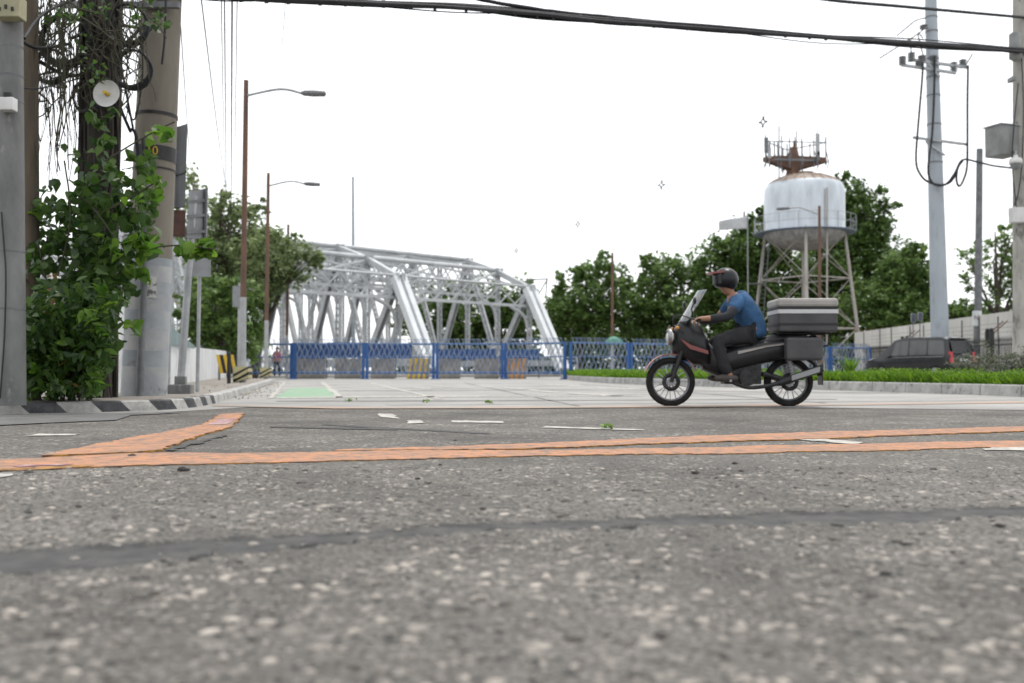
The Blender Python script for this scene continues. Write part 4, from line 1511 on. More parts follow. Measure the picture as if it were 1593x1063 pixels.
# bracing between the trusses
for bay in (-1, 0):
    def PT(i, z, f):
        p = B0 + bt * ((bay + f) * Bw) + ba * (i * PAN)
        return Vector((p.x, p.y, z))
    for i in range(1, NP):
        ht = hgt(i)
        mb = MB()
        rs2 = .08 if i in (1, NP - 1) else .16
        mb.tube([PT(i, ht + .15, -0.02), PT(i, ht + .15, 1.02)], rs2, 8)
        mb.build('top_strut', M['bridge'], bridge)
        mb = MB()
        low = 5.1 if i in (1, NP - 1) else max(5.3, ht - 1.9)
        mb.bar(PT(i, low, 0), PT(i, low, 1), .2, .2)
        n = 8
        for k in range(n):
            f0, f1 = k / n, (k + 1) / n
            mb.bar(PT(i, low + .1, f0), PT(i, ht, f1), .07, .07, up=ba)
            mb.bar(PT(i, ht, f0), PT(i, low + .1, f1), .07, .07, up=ba)
        # knee braces
        for f, sg in ((0, 1), (1, -1)):
            pts = [PT(i, low - 1.9, f + sg * .01), PT(i, low - .75, f + sg * .045), PT(i, low - .1, f + sg * .16)]
            mb.tube(smooth_path(pts, 4), .13, 6)
        mb.build('sway_frame', M['bridge'], bridge)
    for i in range(1, NP - 1):
        mb = MB()
        for f0, f1 in ((0, .5), (.5, 1), (.5, 0), (1, .5)):
            mb.bar(PT(i, hgt(i), f0), PT(i + 1, hgt(i + 1), f1), .12, .12)
        mb.build('lateral_brace', M['bridge'], bridge)
# deck, railing and piers
mb = MB()
dk = [B0 + bt * (-1.2 * Bw) - ba * 0.6, B0 + bt * (1.2 * Bw) - ba * 0.6, B0 + bt * (1.2 * Bw) + ba * (NP * PAN + 1), B0 + bt * (-1.2 * Bw) + ba * (NP * PAN + 1)]
mb.prism([Vector((p.x, p.y, .02)) for p in dk], (0, 0, .08))
mb.build('deck', M['slab'], bridge)
for tr in (-1.12, -.06, .06, 1.12):
    mb = MB()
    for zz in (.75, 1.1, 1.35):
        a = B0 + bt * (tr * Bw)
        b = a + ba * (NP * PAN)
        mb.bar((a.x, a.y, zz), (b.x, b.y, zz), .06, .1)
    for k in range(0, NP * 2 + 1):
        a = B0 + bt * (tr * Bw) + ba * (k * PAN / 2)
        mb.bar((a.x, a.y, .1), (a.x, a.y, 1.4), .1, .1)
    mb.build('railing', M['bridge'], bridge)
# clearance frame on the right truss (small gallows above the end post)
mb = MB()
g0 = at(818, 436, 74)
g1 = at(852, 434, 74)
mb.tube([g0, g1], .05, 6)
for a_, b__ in (((818, 436), (832, 452)), ((852, 434), (838, 458)), ((851, 434), (849, 462))):
    mb.tube([at(*a_, 74), at(*b__, 74)], .05, 6)
mb.build('wire_bracket', M['galv_dark'], bridge)

# ------------------------------------------------------------------ blue fence panels with coiled infill
PW = 3.2
fp = bpy.data.objects.new('fence_panel', None)
COL.objects.link(fp)
ORG[fp.name] = Vector((0, 0, 0))
tag(fp, '', 'fence panel', 'blue fence panels across the road')
for x in (0.06, PW - .06):
    mb = MB()
    mb.box((x, 0, .84), (.13, .09, 1.68))
    mb.box((x, -.02, .02), (.2, .5, .04))
    mb.build('post', M['blue'], fp)
for z in (1.62, 1.02, .3):
    mb = MB()
    mb.tube([(.13, 0, z), (PW - .13, 0, z)], .045 if z > 1.5 or z < .5 else .026, 8)
    mb.build('rail', M['blue_rail'], fp)
NB = 24
for k in range(NB):
    ph = rnd.uniform(0, 1.6) + (k % 2) * 2.2
    x = .2 + (PW - .4) * k / (NB - 1)
    mb = MB()
    pts = []
    for i in range(19):
        f = i / 18
        z = .2 + 1.5 * f
        pts.append((x + .05 * math.sin(f * math.pi * 5 + ph), -.052, z))
    xe = pts[-1][0]
    pts += [(xe - .01, -.06, 1.78), (xe - .05, -.065, 1.84), (xe - .10, -.07, 1.85)]
    mb.tube(pts, .018, 5)
    mb.build('bar', M['galv_light'], fp)


def put_panel(i, P0, P1, label):
    o = fp if i == 0 else copy_tree(fp)
    P0, P1 = Vector(P0), Vector(P1)
    d = P1 - P0
    o.location = (P0.x, P0.y, 0)
    o.rotation_euler = (0, 0, math.atan2(d.y, d.x))
    sx = d.length / PW
    o.scale = (sx, 1, 1)
    o['label'] = label
    return o


XY = lambda px, d: Vector(((px - CX) / F * d, d, 0))
corner = [XY(355, 46.5), XY(457, 46), XY(569, 46), XY(678, 46), XY(785, 46), XY(882, 44)]
names = ['blue fence panel between the striped barrier and the lamp posts, leftmost', 'blue fence panel left of the leftmost blue hoarding post', 'blue fence panel before the long blue hoarding, left of the bridge end post', 'blue fence panel in front of the near white end post of the bridge',
         'blue fence panel turned at the corner by the right end post', '']
names = ['leftmost blue fence panel, behind the two lamp posts', 'blue fence panel straight beyond the green lane patch', 'blue fence panel left of the middle bridge end post', 'blue fence panel just right of the middle bridge end post',
         'blue fence panel crossing the right bridge end post, last before the grass']
for i in range(5):
    put_panel(i, corner[i], corner[i + 1] - (corner[i + 1] - corner[i]).normalized() * .05, names[i])
r0, r1 = XY(886, 43.8), XY(1356, 55)
nr = 6
rn = ['blue fence panel at the start of the grass, nearest the bridge', 'blue fence panel in front of the bare rusty lamp post', 'blue fence panel behind the front of the motorcycle', 'blue fence panel behind the motorcycle rider', 'blue fence panel below the water tower legs', 'rightmost blue fence panel, ending near the black van']
for i in range(nr):
    a, b = r0.lerp(r1, i / nr), r0.lerp(r1, (i + 1) / nr - .004)
    put_panel(9, a, b, rn[i])


# ------------------------------------------------------------------ concrete barriers and blue hoarding behind the fence
def jersey(px0, px1, d, label, stripe=None):
    a, b = XY(px0, d), XY(px1, d)
    L = b.x - a.x
    hw = [(.0, .3), (.12, .3), (.35, .16), (.98, .1)]
    mb = MB()
    n = 8 if stripe else 1
    prof = [(-y, z) for z, y in hw] + [(y, z) for z, y in reversed(hw)]
    for k in range(n):
        x0, x1 = a.x + L * k / n, a.x + L * (k + 1) / n
        sk = .12 if stripe else 0
        vs = []
        for x in (x0, x1):
            for y, z in prof:
                xx = x + sk * (z / .98 - .5)
                vs.append((xx, d + y, z))
        m_ = len(prof)
        mb.add(vs, [tuple(range(m_)), tuple(reversed(range(m_, 2 * m_)))] + [(i, (i + 1) % m_, m_ + (i + 1) % m_, m_ + i) for i in range(m_)], k % 2 if stripe else 0)
    mats = [M['barrier']] if not stripe else [M[stripe[0]], M[stripe[1]]]
    tag(mb.build('concrete_barrier', mats), label, 'barrier', 'concrete barriers behind the blue fence')


jersey(462, 506, 48, 'grey concrete barrier behind the fence, leftmost, under the blue hoarding')
jersey(522, 562, 48.3, 'grey concrete barrier behind the fence, second from the left')
jersey(578, 614, 48, 'grey concrete barrier just left of the yellow striped one')
jersey(636, 668, 47.8, 'yellow and black striped concrete barrier at the middle end post', ('yellow', 'barrier'))
jersey(682, 716, 48, 'grey concrete barrier just right of the yellow striped one')
jersey(738, 776, 48, 'grey concrete barrier just left of the orange striped one')
jersey(787, 820, 47.6, 'orange and black striped concrete barrier near the fence corner', ('orange_paint', 'barrier'))


def hoarding(px0, px1, d, z0, z1, label):
    a, b = XY(px0, d), XY(px1, d)
    root = thing('hoarding', label, 'hoarding', (a.x, d, 0), 'blue hoardings on the bridge approach')
    mb = MB()
    n = max(2, int((b.x - a.x) / .8))
    for k in range(n):
        x0, x1 = a.x + (b.x - a.x) * k / n, a.x + (b.x - a.x) * (k + 1) / n
        mb.box(((x0 + x1) / 2, d + .012 * (k % 2), (z0 + z1) / 2 + rnd.uniform(-.02, .02)), (x1 - x0 - .01, .03, z1 - z0))
    mb.build('sheet', M['blue_sheet'], root)
    for k in range(n + 1):
        x0 = a.x + (b.x - a.x) * k / n
        mb = MB()
        mb.bar((x0, d + .06, 0), (x0, d + .06, z1 - .05), .06, .06)
        mb.build('post', M['galv_dark'], root)


hoarding(456, 560, 51, 1.02, 1.82, 'blue sheet hoarding left, behind the first two grey barriers')
hoarding(566, 640, 51.5, 1.02, 1.8, 'blue sheet hoarding left of the middle bridge end post')
hoarding(682, 772, 51, .95, 1.5, 'blue sheet hoarding between the two bridge end posts')
hoarding(778, 838, 51.5, .95, 1.5, 'blue sheet hoarding by the right bridge end post, rightmost')

# ------------------------------------------------------------------ median with grass
mk = [G(1900, 632), G(1720, 624), G(1593, 618), G(1430, 612), G(1270, 606.8), G(1100, 602), G(960, 597.5), G(900, 593), G(872, 589.5)]
mk = smooth_path([Vector((p.x, p.y, 0)) for p in mk], 6)
mcum = [0.0]
for a, b in zip(mk, mk[1:]):
    mcum.append(mcum[-1] + (b - a).length)
KH = .19
mb = MB()
# the travel direction runs away from the camera with the bed on the right: mirror the normal


def kerb_right(mb, pts, cum, h, wd):
    s = 0
    while s < cum[-1] - .05:
        e_ = min(s + .98, cum[-1])
        for q in range(2):
            a, b = s + (e_ - s) * q / 2, s + (e_ - s) * (q + 1) / 2
            vs = []
            for t in (a, b):
                p, n = along(pts, cum, t)
                n = -n
                vs += [p, p + n * .015 + Vector((0, 0, h - .02)), p + n * .035 + Vector((0, 0, h)), p + n * wd + Vector((0, 0, h)), p + n * wd]
            mb.add(vs, [(i, i + 5, i + 6, i + 1) for i in range(4)])
        s = e_ + .012


kerb_right(mb, mk, mcum, KH, .17)
struct(mb.build('median_kerb', M['kerb'], origin=(0, 0, 0), fix=False))
ins, outs = [], []
for s in np.arange(0, mcum[-1], .5):
    p, n = along(mk, mcum, s)
    ins.append(p - n * .165)
    outs.append(p - n * (1.35))
struct(sheet('median_bed', ins + list(reversed(outs)), KH - .03, 'soil'))
mb = MB()
# back kerb of the bed
for i in range(len(outs) - 1):
    a, b = outs[i], outs[i + 1]
    mb.bar((a.x, a.y, KH / 2), (b.x, b.y, KH / 2), .15, KH)
struct(mb.build('median_kerb', M['kerb'], origin=(0, 0, 0)))
# grass blades
NG = 80000
sv = mcum[-1] * rng.random(NG)
ov = rng.random(NG)
pp_ = np.zeros((NG, 3))
for i in range(NG):
    p, n = along(mk, mcum, float(sv[i]))
    q = p - n * (0.12 + 1.15 * ov[i])
    pp_[i] = (q.x, q.y, KH - .03)
cl = 0.5 + 0.5 * np.sin(sv * 2.3 + np.sin(sv * .9) * 2) * np.sin(sv * 5.1 + ov * 4)
hh = (0.11 + 0.13 * rng.random(NG)) * (0.72 + .45 * cl) * (1 + .25 * vnoise(sv, ov * 1.2, .4, 21))
ang = rng.random(NG) * 6.283
ln = rng.normal(size=(NG, 2)) * .09
wv = 0.008 + .010 * rng.random(NG)
blade = np.zeros((NG, 4, 3))
dx, dy = np.cos(ang) * wv, np.sin(ang) * wv
blade[:, 0] = pp_ + np.stack([-dx, -dy, np.zeros(NG)], 1)
blade[:, 1] = pp_ + np.stack([dx, dy, np.zeros(NG)], 1)
blade[:, 2] = pp_ + np.stack([ln[:, 0] + dx * .35, ln[:, 1] + dy * .35, hh], 1)
blade[:, 3] = pp_ + np.stack([ln[:, 0] * .55 - dx, ln[:, 1] * .55 - dy, hh * .65], 1)
stuff(raw_mesh('grass', blade.reshape(-1, 3), 4, M['grass']))

n = 34000
sv2, ov2 = mcum[-1] * rng.random(n), rng.random(n)
lp = np.zeros((n, 3))
for i in range(n):
    p, nn = along(mk, mcum, float(sv2[i]))
    q = p - nn * (0.1 + 1.2 * ov2[i])
    lp[i] = (q.x, q.y, KH)
lp[:, 2] += (.03 + .17 * rng.random(n) ** .6) * (1 + .35 * np.sin(sv2 * 2.3 + np.sin(sv2 * .9) * 2))
stuff(raw_mesh('ground_cover', leaf_cloud(lp, .03 + .035 * rng.random(n), LEAF_OVAL, .8), 8, M['grass']))

# spiky plant and flowering shrubs in the bed
sp_ = at(1322, 578, 24)
sp_.z = KH - .03
out = []
for q in range(46):
    a = rnd.uniform(0, 6.283)
    tl = rnd.uniform(.25, 1.0)
    L = rnd.uniform(.38, .62)
    tip = sp_ + Vector((math.cos(a) * .34 * tl, math.sin(a) * .34 * tl, L))
    mid = sp_.lerp(tip, .5) + Vector((0, 0, .06))
    sd = Vector((-math.sin(a), math.cos(a), 0)) * .028
    out += [sp_ - sd * .5, sp_ + sd * .5, mid + sd, mid - sd, mid - sd, mid + sd, tip + Vector((0, 0, -.03)), tip]
tag(raw_mesh('spiky_plant', np.array([v[:] for v in out]), 4, M['leaf_bright'], origin=sp_), 'spiky bright green plant rising from the median grass by the fence end', 'plant')
for (px, py, rx, rz, d, lab) in ((1510, 563, .42, .20, 19.6, 'grey green flowering shrub behind the grass, under the back of the van'), (1556, 556, .5, .25, 18.6, 'grey green flowering shrub at the foot of the mottled pole'),
                                 (1600, 560, .4, .3, 18.4, 'grey green flowering shrub cut by the right edge of the picture')):
    c = at(px, py, d)
    root = thing('flowering_shrub', lab, 'shrub', (c.x, c.y, KH - .03), 'flowering shrubs in the median')
    pts = blob_points([(c.x, c.y, c.z - .05, rx, .35, rz), (c.x + .1, c.y, KH + .15, rx * .9, .35, .22)], 1700, .25)
    raw_mesh('leaves', leaf_cloud(pts, .05 * (0.6 + .8 * rng.random(len(pts))), LEAF_DIAMOND), 4, M['leaf_grey'], root)
    mb = MB()
    for q in range(8):
        mb.tube([(c.x + rnd.uniform(-.1, .1), c.y, KH - .05), (c.x + rnd.uniform(-rx, rx), c.y + rnd.uniform(-.2, .2), c.z)], [.01, .005], 4)
    mb.build('stems', M['vine'], root)

# green market umbrella behind the fence
gu = at(955, 590, 50)
gu.z = 0
um = thing('umbrella', 'green umbrella showing above the blue fence by the bare post', 'umbrella', gu)
mb = MB()
mb.tube([gu, (gu.x, gu.y, 2.0)], .025, 8)
mb.build('pole', M['galv'], um)
mb = MB()
mb.lathe([(.0, 2.12), (.2, 2.06), (.42, 1.9), (.46, 1.68), (.45, 1.68), (.4, 1.88), (0, 2.09)], (gu.x, gu.y, 0), 10)
mb.build('canopy', M['green_cloth'], um)


# ------------------------------------------------------------------ people
def skin_mesh(name, verts, edges, radii, m, parent=None, origin=(0, 0, 0), root=0, sub=2):
    me = bpy.data.meshes.new(name)
    o3 = Vector(origin)
    me.from_pydata([(Vector(v) - o3)[:] for v in verts], edges, [])
    ob = bpy.data.objects.new(name, me)
    COL.objects.link(ob)
    md = ob.modifiers.new('skin', 'SKIN')
    md.use_smooth_shade = True
    if not me.skin_vertices:
        me.skin_vertices.new()
    for i, r in enumerate(radii):
        me.skin_vertices[0].data[i].radius = r if isinstance(r, tuple) else (r, r)
        me.skin_vertices[0].data[i].use_root = (i == root)
    sb_ = ob.modifiers.new('sub', 'SUBSURF')
    sb_.levels = sub
    sb_.render_levels = sub
    me.materials.append(m)
    if parent is not None:
        ob.parent = parent
    else:
        ob.location = o3
    ORG[ob.name] = o3
    return ob


def chain(vs, es, rs, prev, pts, radii):
    for p, r in zip(pts, radii):
        vs.append(p)
        rs.append(r)
        es.append((prev, len(vs) - 1))
        prev = len(vs) - 1
    return prev


def hand(vs, es, rs, wrist, wpos, fwd, sidev, up_, curl=0.9):
    """palm and five bent fingers grown from the wrist vertex"""
    wpos, fwd, sidev, up_ = Vector(wpos), Vector(fwd).normalized(), Vector(sidev).normalized(), Vector(up_).normalized()
    palm = wpos + fwd * .045
    pi_ = chain(vs, es, rs, wrist, [palm[:]], [.028])
    for k, (off, ln_) in enumerate(((-.030, .066), (-.010, .076), (.010, .072), (.030, .058))):
        b = palm + fwd * .04 + sidev * off
        k1 = b + (fwd * math.cos(curl) - up_ * math.sin(curl)) * ln_ * .5
        k2 = k1 + (fwd * math.cos(curl * 2.1) - up_ * math.sin(curl * 2.1)) * ln_ * .45
        chain(vs, es, rs, pi_, [b[:], k1[:], k2[:]], [.0095, .0088, .0078])
    tb = wpos + fwd * .025 + sidev * -.04 - up_ * .01
    t1_ = tb + (fwd * .5 - sidev * .3 - up_ * .7).normalized() * .035
    t2_ = t1_ + (fwd * .2 + sidev * .2 - up_ * .9).normalized() * .028
    chain(vs, es, rs, pi_, [tb[:], t1_[:], t2_[:]], [.011, .010, .0085])


def head_on(person, c, face, m_hair=None, s=1.0, rot=0.0):
    """hair/ears/face features as children are small; returns nothing"""
    c = Vector(c)
    f = Vector(face).normalized()
    side = Vector((0, 0, 1)).cross(f)
    mb = MB()
    mb.ball(c + f * (-.015 * s) + Vector((0, 0, .03 * s)), .104 * s, 12, 0, (1, 1, 1.0))
    return mb.build('hair', M['hair'], person)


def standing(px, d, label, top, bottom, hgt_=1.65, face=(0, -1, 0), swing=.1, hair='hair', lean=0.0):
    b = XY(px, d)
    b.z = 0.1 if d > 55 else 0
    k = hgt_ / 1.72
    f = Vector(face).normalized()
    sd = Vector((0, 0, 1)).cross(f)

    def P(s_, fw, z):
        return (b + sd * (s_ * k) + f * (fw * k) + Vector((0, 0, z * k)))[:]
    vs, es, rs = [], [], []
    vs.append(P(0, 0, .95))
    rs.append((.15 * k, .11 * k))
    ch = chain(vs, es, rs, 0, [P(0, .01, 1.12), P(0, .02, 1.3), P(0, .01, 1.42), P(0, .01, 1.5)], [(.135 * k, .1 * k), (.165 * k, .11 * k), (.1 * k, .085 * k), .052 * k])
    chain(vs, es, rs, ch, [P(0, .02, 1.57), P(0, .03, 1.64), P(0, .02, 1.70)], [.078 * k, .092 * k, .06 * k])
    for sg in (-1, 1):
        a = chain(vs, es, rs, 3, [P(sg * .18, 0, 1.4), P(sg * .23, -.02 + sg * swing * .3, 1.13), P(sg * .24, .06 + sg * swing, .9)], [.062 * k, .045 * k, .034 * k])
        hand(vs, es, rs, a, vs[a], (Vector(P(sg * .24, .09 + sg * swing, .83)) - Vector(vs[a])), f, sd * sg, .5)
        g_ = chain(vs, es, rs, 0, [P(sg * .1, 0, .85), P(sg * .11, .03 - sg * swing, .48), P(sg * .11, -.02 - sg * swing, .08), P(sg * .12, .12 - sg * swing, .04)], [.09 * k, .062 * k, .042 * k, .036 * k])
    per = skin_mesh('person', vs, es, rs, M['skin'], origin=b)
    tag(per, label, 'person', 'people on the bridge approach')
    # shirt
    v2, e2, r2 = [P(0, .0, .9)], [], [(.165 * k, .125 * k)]
    c2 = chain(v2, e2, r2, 0, [P(0, .01, 1.12), P(0, .02, 1.3), P(0, .01, 1.43)], [(.155 * k, .12 * k), (.18 * k, .125 * k), (.105 * k, .09 * k)])
    for sg in (-1, 1):
        chain(v2, e2, r2, 2, [P(sg * .18, 0, 1.39), P(sg * .22, -.01 + sg * swing * .25, 1.18)], [.075 * k, .06 * k])
    skin_mesh('shirt', v2, e2, r2, M[top], per, origin=b)
    v3, e3, r3 = [P(0, 0, .92)], [], [(.155 * k, .12 * k)]
    for sg in (-1, 1):
        chain(v3, e3, r3, 0, [P(sg * .1, 0, .84), P(sg * .11, .03 - sg * swing, .48), P(sg * .11, -.02 - sg * swing, .12)], [.1 * k, .075 * k, .06 * k])
    skin_mesh('trousers', v3, e3, r3, M[bottom], per, origin=b)
    head_on(per, P(0, .01, 1.62), f, s=k)
    return per


standing(431, 54, 'person in a pink top behind the left fence panel', 'pink', 'trousers', 1.66)
standing(401, 53, 'person in a dark blue shirt beside the second lamp post, behind the fence', 'darkblue_cloth', 'trousers', 1.7, (1, -.4, 0), .14)
standing(390, 55, 'person in a dark maroon shirt, leftmost of those behind the fence', 'maroon', 'darkblue_cloth', 1.66, (-.3, -1, 0))

# ------------------------------------------------------------------ motorcycle and rider
bike = thing('motorcycle', 'dark motorcycle with windscreen and grey striped rear box, crossing to the left', 'motorcycle', (0, 0, 0), None)
WR = .285
WB = 1.36


def wheel(x, name):
    mb = MB()
    n = 32
    prof = [(WR - .07, -.035), (WR - .03, -.05), (WR - .006, -.03), (WR, 0), (WR - .006, .03), (WR - .03, .05), (WR - .07, .035), (WR - .07, -.035)]
    mb.lathe(prof, (x, 0, WR), n, axis=(0, 1, 0))
    w_ = mb.build('wheel', M['tyre'], bike)
    mb = MB()
    mb.lathe([(WR - .066, -.03), (WR - .085, -.02), (WR - .085, .02), (WR - .066, .03)], (x, 0, WR), n, axis=(0, 1, 0))
    for k in range(20):
        a = k * math.pi / 10
        a2 = a + (.22 if k % 2 else -.22)
        mb.bar((x + math.cos(a2) * .045, .02 * (-1) ** k, WR + math.sin(a2) * .045), (x + math.cos(a) * (WR - .08), 0, WR + math.sin(a) * (WR - .08)), .009, .009, up=(0, 1, 0))
    mb.cyl((x, -.06, WR), (x, .06, WR), .045, .045, 12)
    mb.build('rim', M['alloy'], w_)
    mb = MB()
    mb.lathe([(.06, .05), (.105, .05), (.105, .056), (.06, .056), (.06, .05)], (x, 0, WR), 24, axis=(0, 1, 0))
    mb.build('brake_disc', M['engine'], w_)
    return w_


wheel(0, 'rear')
wheel(WB, 'front')
for sg in (-1, 1):
    mb = MB()
    mb.cyl((WB, sg * .075, WR), (WB - .17, sg * .075, .78), .022, .03, 12)
    mb.build('fork_leg', M['engine'], bike)
mb = MB()      # front mudguard
pts = []
for i in range(9):
    a = R(20 + i * 17)
    pts.append((WB + math.cos(a) * (WR + .03), WR + math.sin(a) * (WR + .03)))
for (x0, z0), (x1, z1) in zip(pts, pts[1:]):
    mb.add([(x0, -.065, z0), (x1, -.065, z1), (x1, .065, z1), (x0, .065, z0), (x0, -.065, z0 + .012), (x1, -.065, z1 + .012), (x1, .065, z1 + .012), (x0, .065, z0 + .012)],
           [(0, 1, 2, 3), (7, 6, 5, 4), (0, 4, 5, 1), (3, 2, 6, 7)])
mb.build('front_mudguard', M['bikered'], bike)
mb = MB()      # front cowl
sec = [(WB - .02, .62, .05, .86), (WB - .1, .55, .12, .98), (WB - .22, .5, .17, 1.02), (WB - .34, .46, .19, .96), (WB - .42, .4, .17, .8)]
vs, fs = [], []
for x, z0, hw, z1 in sec:
    for k in range(12):
        a = k / 12 * 6.283
        vs.append((x, math.cos(a) * hw, (z0 + z1) / 2 + math.sin(a) * (z1 - z0) / 2))
for i in range(len(sec) - 1):
    for k in range(12):
        fs.append((i * 12 + k, i * 12 + (k + 1) % 12, (i + 1) * 12 + (k + 1) % 12, (i + 1) * 12 + k))
fs += [tuple(range(12)), tuple(range(48, 60))]
mb.add(vs, fs, 0, True)
mb.build('front_cowl', M['bikeblack'], bike)
mb = MB()
mb.ball((WB + .0, 0, .8), .085, 14, 0, (.6, 1.1, .8))
mb.build('headlight', M['white_plastic'], bike)
mb = MB()      # curved windscreen
vs = []
for j in range(5):
    z = .98 + j * .09
    x = WB - .1 - j * .055
    for k in range(7):
        a = R(-55 + k * 110 / 6)
        hw = .2 + .02 * math.sin(j / 4 * 3.14)
        vs.append((x - .16 + .16 * math.cos(a), math.sin(a) * hw, z))
vs += [(x - .006, y, z) for x, y, z in vs]
fs = []
for j in range(4):
    for k in range(6):
        a = j * 7 + k
        fs += [(a, a + 1, a + 8, a + 7), (a + 35, a + 42, a + 43, a + 36)]
mb.add(vs, fs, 0, True)
mb.build('windscreen', M['windscreen'], bike)
mb = MB()      # frame, engine, floor
mb.tube(smooth_path([(WB - .2, 0, .82), (WB - .42, 0, .55), (.75, 0, .36), (.45, 0, .38), (.25, 0, .6), (-.1, 0, .72)], 5), .035, 10)
mb.tube([(.3, .09, .38), (0, .09, WR)], .03, 8)
mb.tube([(.3, -.09, .38), (0, -.09, WR)], .03, 8)
mb.build('frame', M['engine'], bike)
mb = MB()
mb.box((.55, 0, .38), (.42, .24, .24))
mb.box((.72, 0, .42), (.2, .2, .2))
for k in range(5):
    mb.box((.7, 0, .33 + k * .045), (.26, .25, .012))
mb.cyl((.5, -.15, .34), (.5, .15, .34), .1, .1, 18)
mb.build('engine', M['engine'], bike, bevel=.012)
mb = MB()      # side body panels
sec = [(WB - .36, .42, .13, .82), (.82, .34, .15, .62), (.6, .42, .17, .7), (.35, .48, .17, .76), (.05, .55, .15, .8), (-.28, .66, .08, .82)]
vs, fs = [], []
for x, z0, hw, z1 in sec:
    for k in range(14):
        a = k / 14 * 6.283
        ca, sa = math.cos(a), math.sin(a)
        vs.append((x, math.copysign(abs(ca) ** .6, ca) * hw, (z0 + z1) / 2 + math.copysign(abs(sa) ** .6, sa) * (z1 - z0) / 2))
for i in range(len(sec) - 1):
    for k in range(14):
        fs.append((i * 14 + k, i * 14 + (k + 1) % 14, (i + 1) * 14 + (k + 1) % 14, (i + 1) * 14 + k))
fs += [tuple(range(14)), tuple(range(70, 84))]
mb.add(vs, fs, 0, True)
mb.build('body', M['bikeblack'], bike)
mb = MB()      # seat
vs, fs = [], []
sec = [(.72, .66, .06, .71), (.6, .66, .11, .74), (.4, .67, .13, .76), (.2, .7, .13, .83), (-.05, .74, .12, .85), (-.2, .78, .08, .85)]
for x, z0, hw, z1 in sec:
    for k in range(12):
        a = k / 12 * 6.283
        vs.append((x, math.cos(a) * hw, (z0 + z1) / 2 + math.sin(a) * (z1 - z0) / 2))
for i in range(len(sec) - 1):
    for k in range(12):
        fs.append((i * 12 + k, i * 12 + (k + 1) % 12, (i + 1) * 12 + (k + 1) % 12, (i + 1) * 12 + k))
fs += [tuple(range(12)), tuple(range(60, 72))]
mb.add(vs, fs, 0, True)
mb.build('seat', M['box_dark'], bike)
mb = MB()
mb.tube(smooth_path([(WB - .26, -.36, .98), (WB - .2, -.22, 1.0), (WB - .18, 0, .93), (WB - .2, .22, 1.0), (WB - .26, .36, .98)], 5), .014, 8)
hbr = mb.build('handlebar', M['engine'], bike)
for sg in (-1, 1):
    mb = MB()
    mb.cyl((WB - .255, sg * .26, .985), (WB - .268, sg * .375, .978), .021, .021, 10)
    mb.build('grip', M['tyre'], hbr)
    mb = MB()
    mb.tube([(WB - .22, sg * .22, 1.0), (WB - .2, sg * .27, 1.12), (WB - .22, sg * .32, 1.18)], .008, 6)
    mb.ball((WB - .22, sg * .34, 1.2), .055, 10, 0, (.35, 1.2, .8))
    mb.build('mirror', M['bikeblack'], bike)
mb = MB()
mb.tube(smooth_path([(.72, .14, .3), (.5, .17, .22), (.2, .17, .26), (-.1, .17, .36), (-.34, .17, .44)], 4), [.022] * 9 + [.045] * 8, 10)
mb.build('exhaust', M['engine'], bike)
mb = MB()
mb.box((-.3, 0, .7), (.06, .2, .09))
mb.build('tail_light', M['red_lens'], bike, bevel=.01)
mb = MB()
mb.tube([(-.12, 0, .62), (-.3, 0, .5), (-.36, 0, .36)], .03, 6)
mb.box((-.37, 0, .36), (.012, .17, .22))
mb.build('rear_mudguard', M['bikeblack'], bike)
mb = MB()
for y in (-.12, .12):
    mb.tube([(.15, y, .84), (-.45, y, .84), (-.42, y, .7), (-.15, y, .64)], .014, 6)
mb.build('rack', M['engine'], bike)
for sg in (-1, 1):
    mb = MB()
    mb.prism([(WB - .12, sg * .135, .74), (WB - .2, sg * .165, .66), (WB - .4, sg * .188, .60), (WB - .4, sg * .188, .64), (WB - .2, sg * .165, .71), (WB - .1, sg * .13, .78)], (0, sg * .012, 0))
    mb.build('fairing_stripe', M['bikered'], bike)
    mb = MB()
    mb.prism([(.62, sg * .17, .60), (.3, sg * .174, .68), (-.1, sg * .14, .735), (-.1, sg * .14, .755), (.3, sg * .174, .705), (.62, sg * .17, .635)], (0, sg * .012, 0))
    mb.build('body_stripe', M['box_pale'], bike)
    for x, z in ((WB - .05, .9), (-.3, .77)):
        mb = MB()
        mb.tube([(x, sg * .1, z), (x, sg * .17, z)], .01, 6)
        mb.ball((x, sg * .195, z), .032, 10, 0, (.8, 1.2, .7))
        mb.build('indicator', M['orange_paint'], bike)
    mb = MB()
    mb.cyl((.72, sg * .1, .3), (.72, sg * .26, .3), .016, .016, 8)
    mb.build('footpeg', M['alloy'], bike)
    mb = MB()
    mb.tube([(-.02, sg * .12, .33), (.06, sg * .13, .68)], .026, 10)
    for k in range(7):
        c = Vector((-.02, sg * .12, .33)).lerp(Vector((.06, sg * .13, .68)), .2 + k * .09)
        mb.lathe([(.026, -.008), (.042, -.006), (.042, .006), (.026, .008)], c, 12, axis=(.22, 0, .97))
    mb.build('shock_absorber', M['alloy'], bike)
mb = MB()
mb.lathe([(.098, -.02), (.1, .0), (.092, .02), (.08, .02), (.08, -.02)], (WB + .015, 0, .8), 20, axis=(1, 0, 0))
mb.build('headlight_ring', M['alloy'], bike)
mb = MB()
mb.prism([(.02, .205, .30), (-.3, .205, .40), (-.3, .205, .46), (.02, .205, .36)], (0, .012, 0))
mb.build('heat_shield', M['alloy'], bike)
mb = MB()
mb.tube(smooth_path([(WB - .22, .2, 1.0), (WB - .05, .14, 1.05), (WB - .02, .09, .9), (WB - .08, .08, .6), (WB - .03, .08, .35)], 5), .007, 5)
mb.tube(smooth_path([(WB - .22, -.2, 1.0), (WB - .06, -.15, 1.04), (WB - .1, -.1, .85), (WB - .3, -.08, .6)], 5), .007, 5)
mb.build('brake_cable', M['black'], bike)
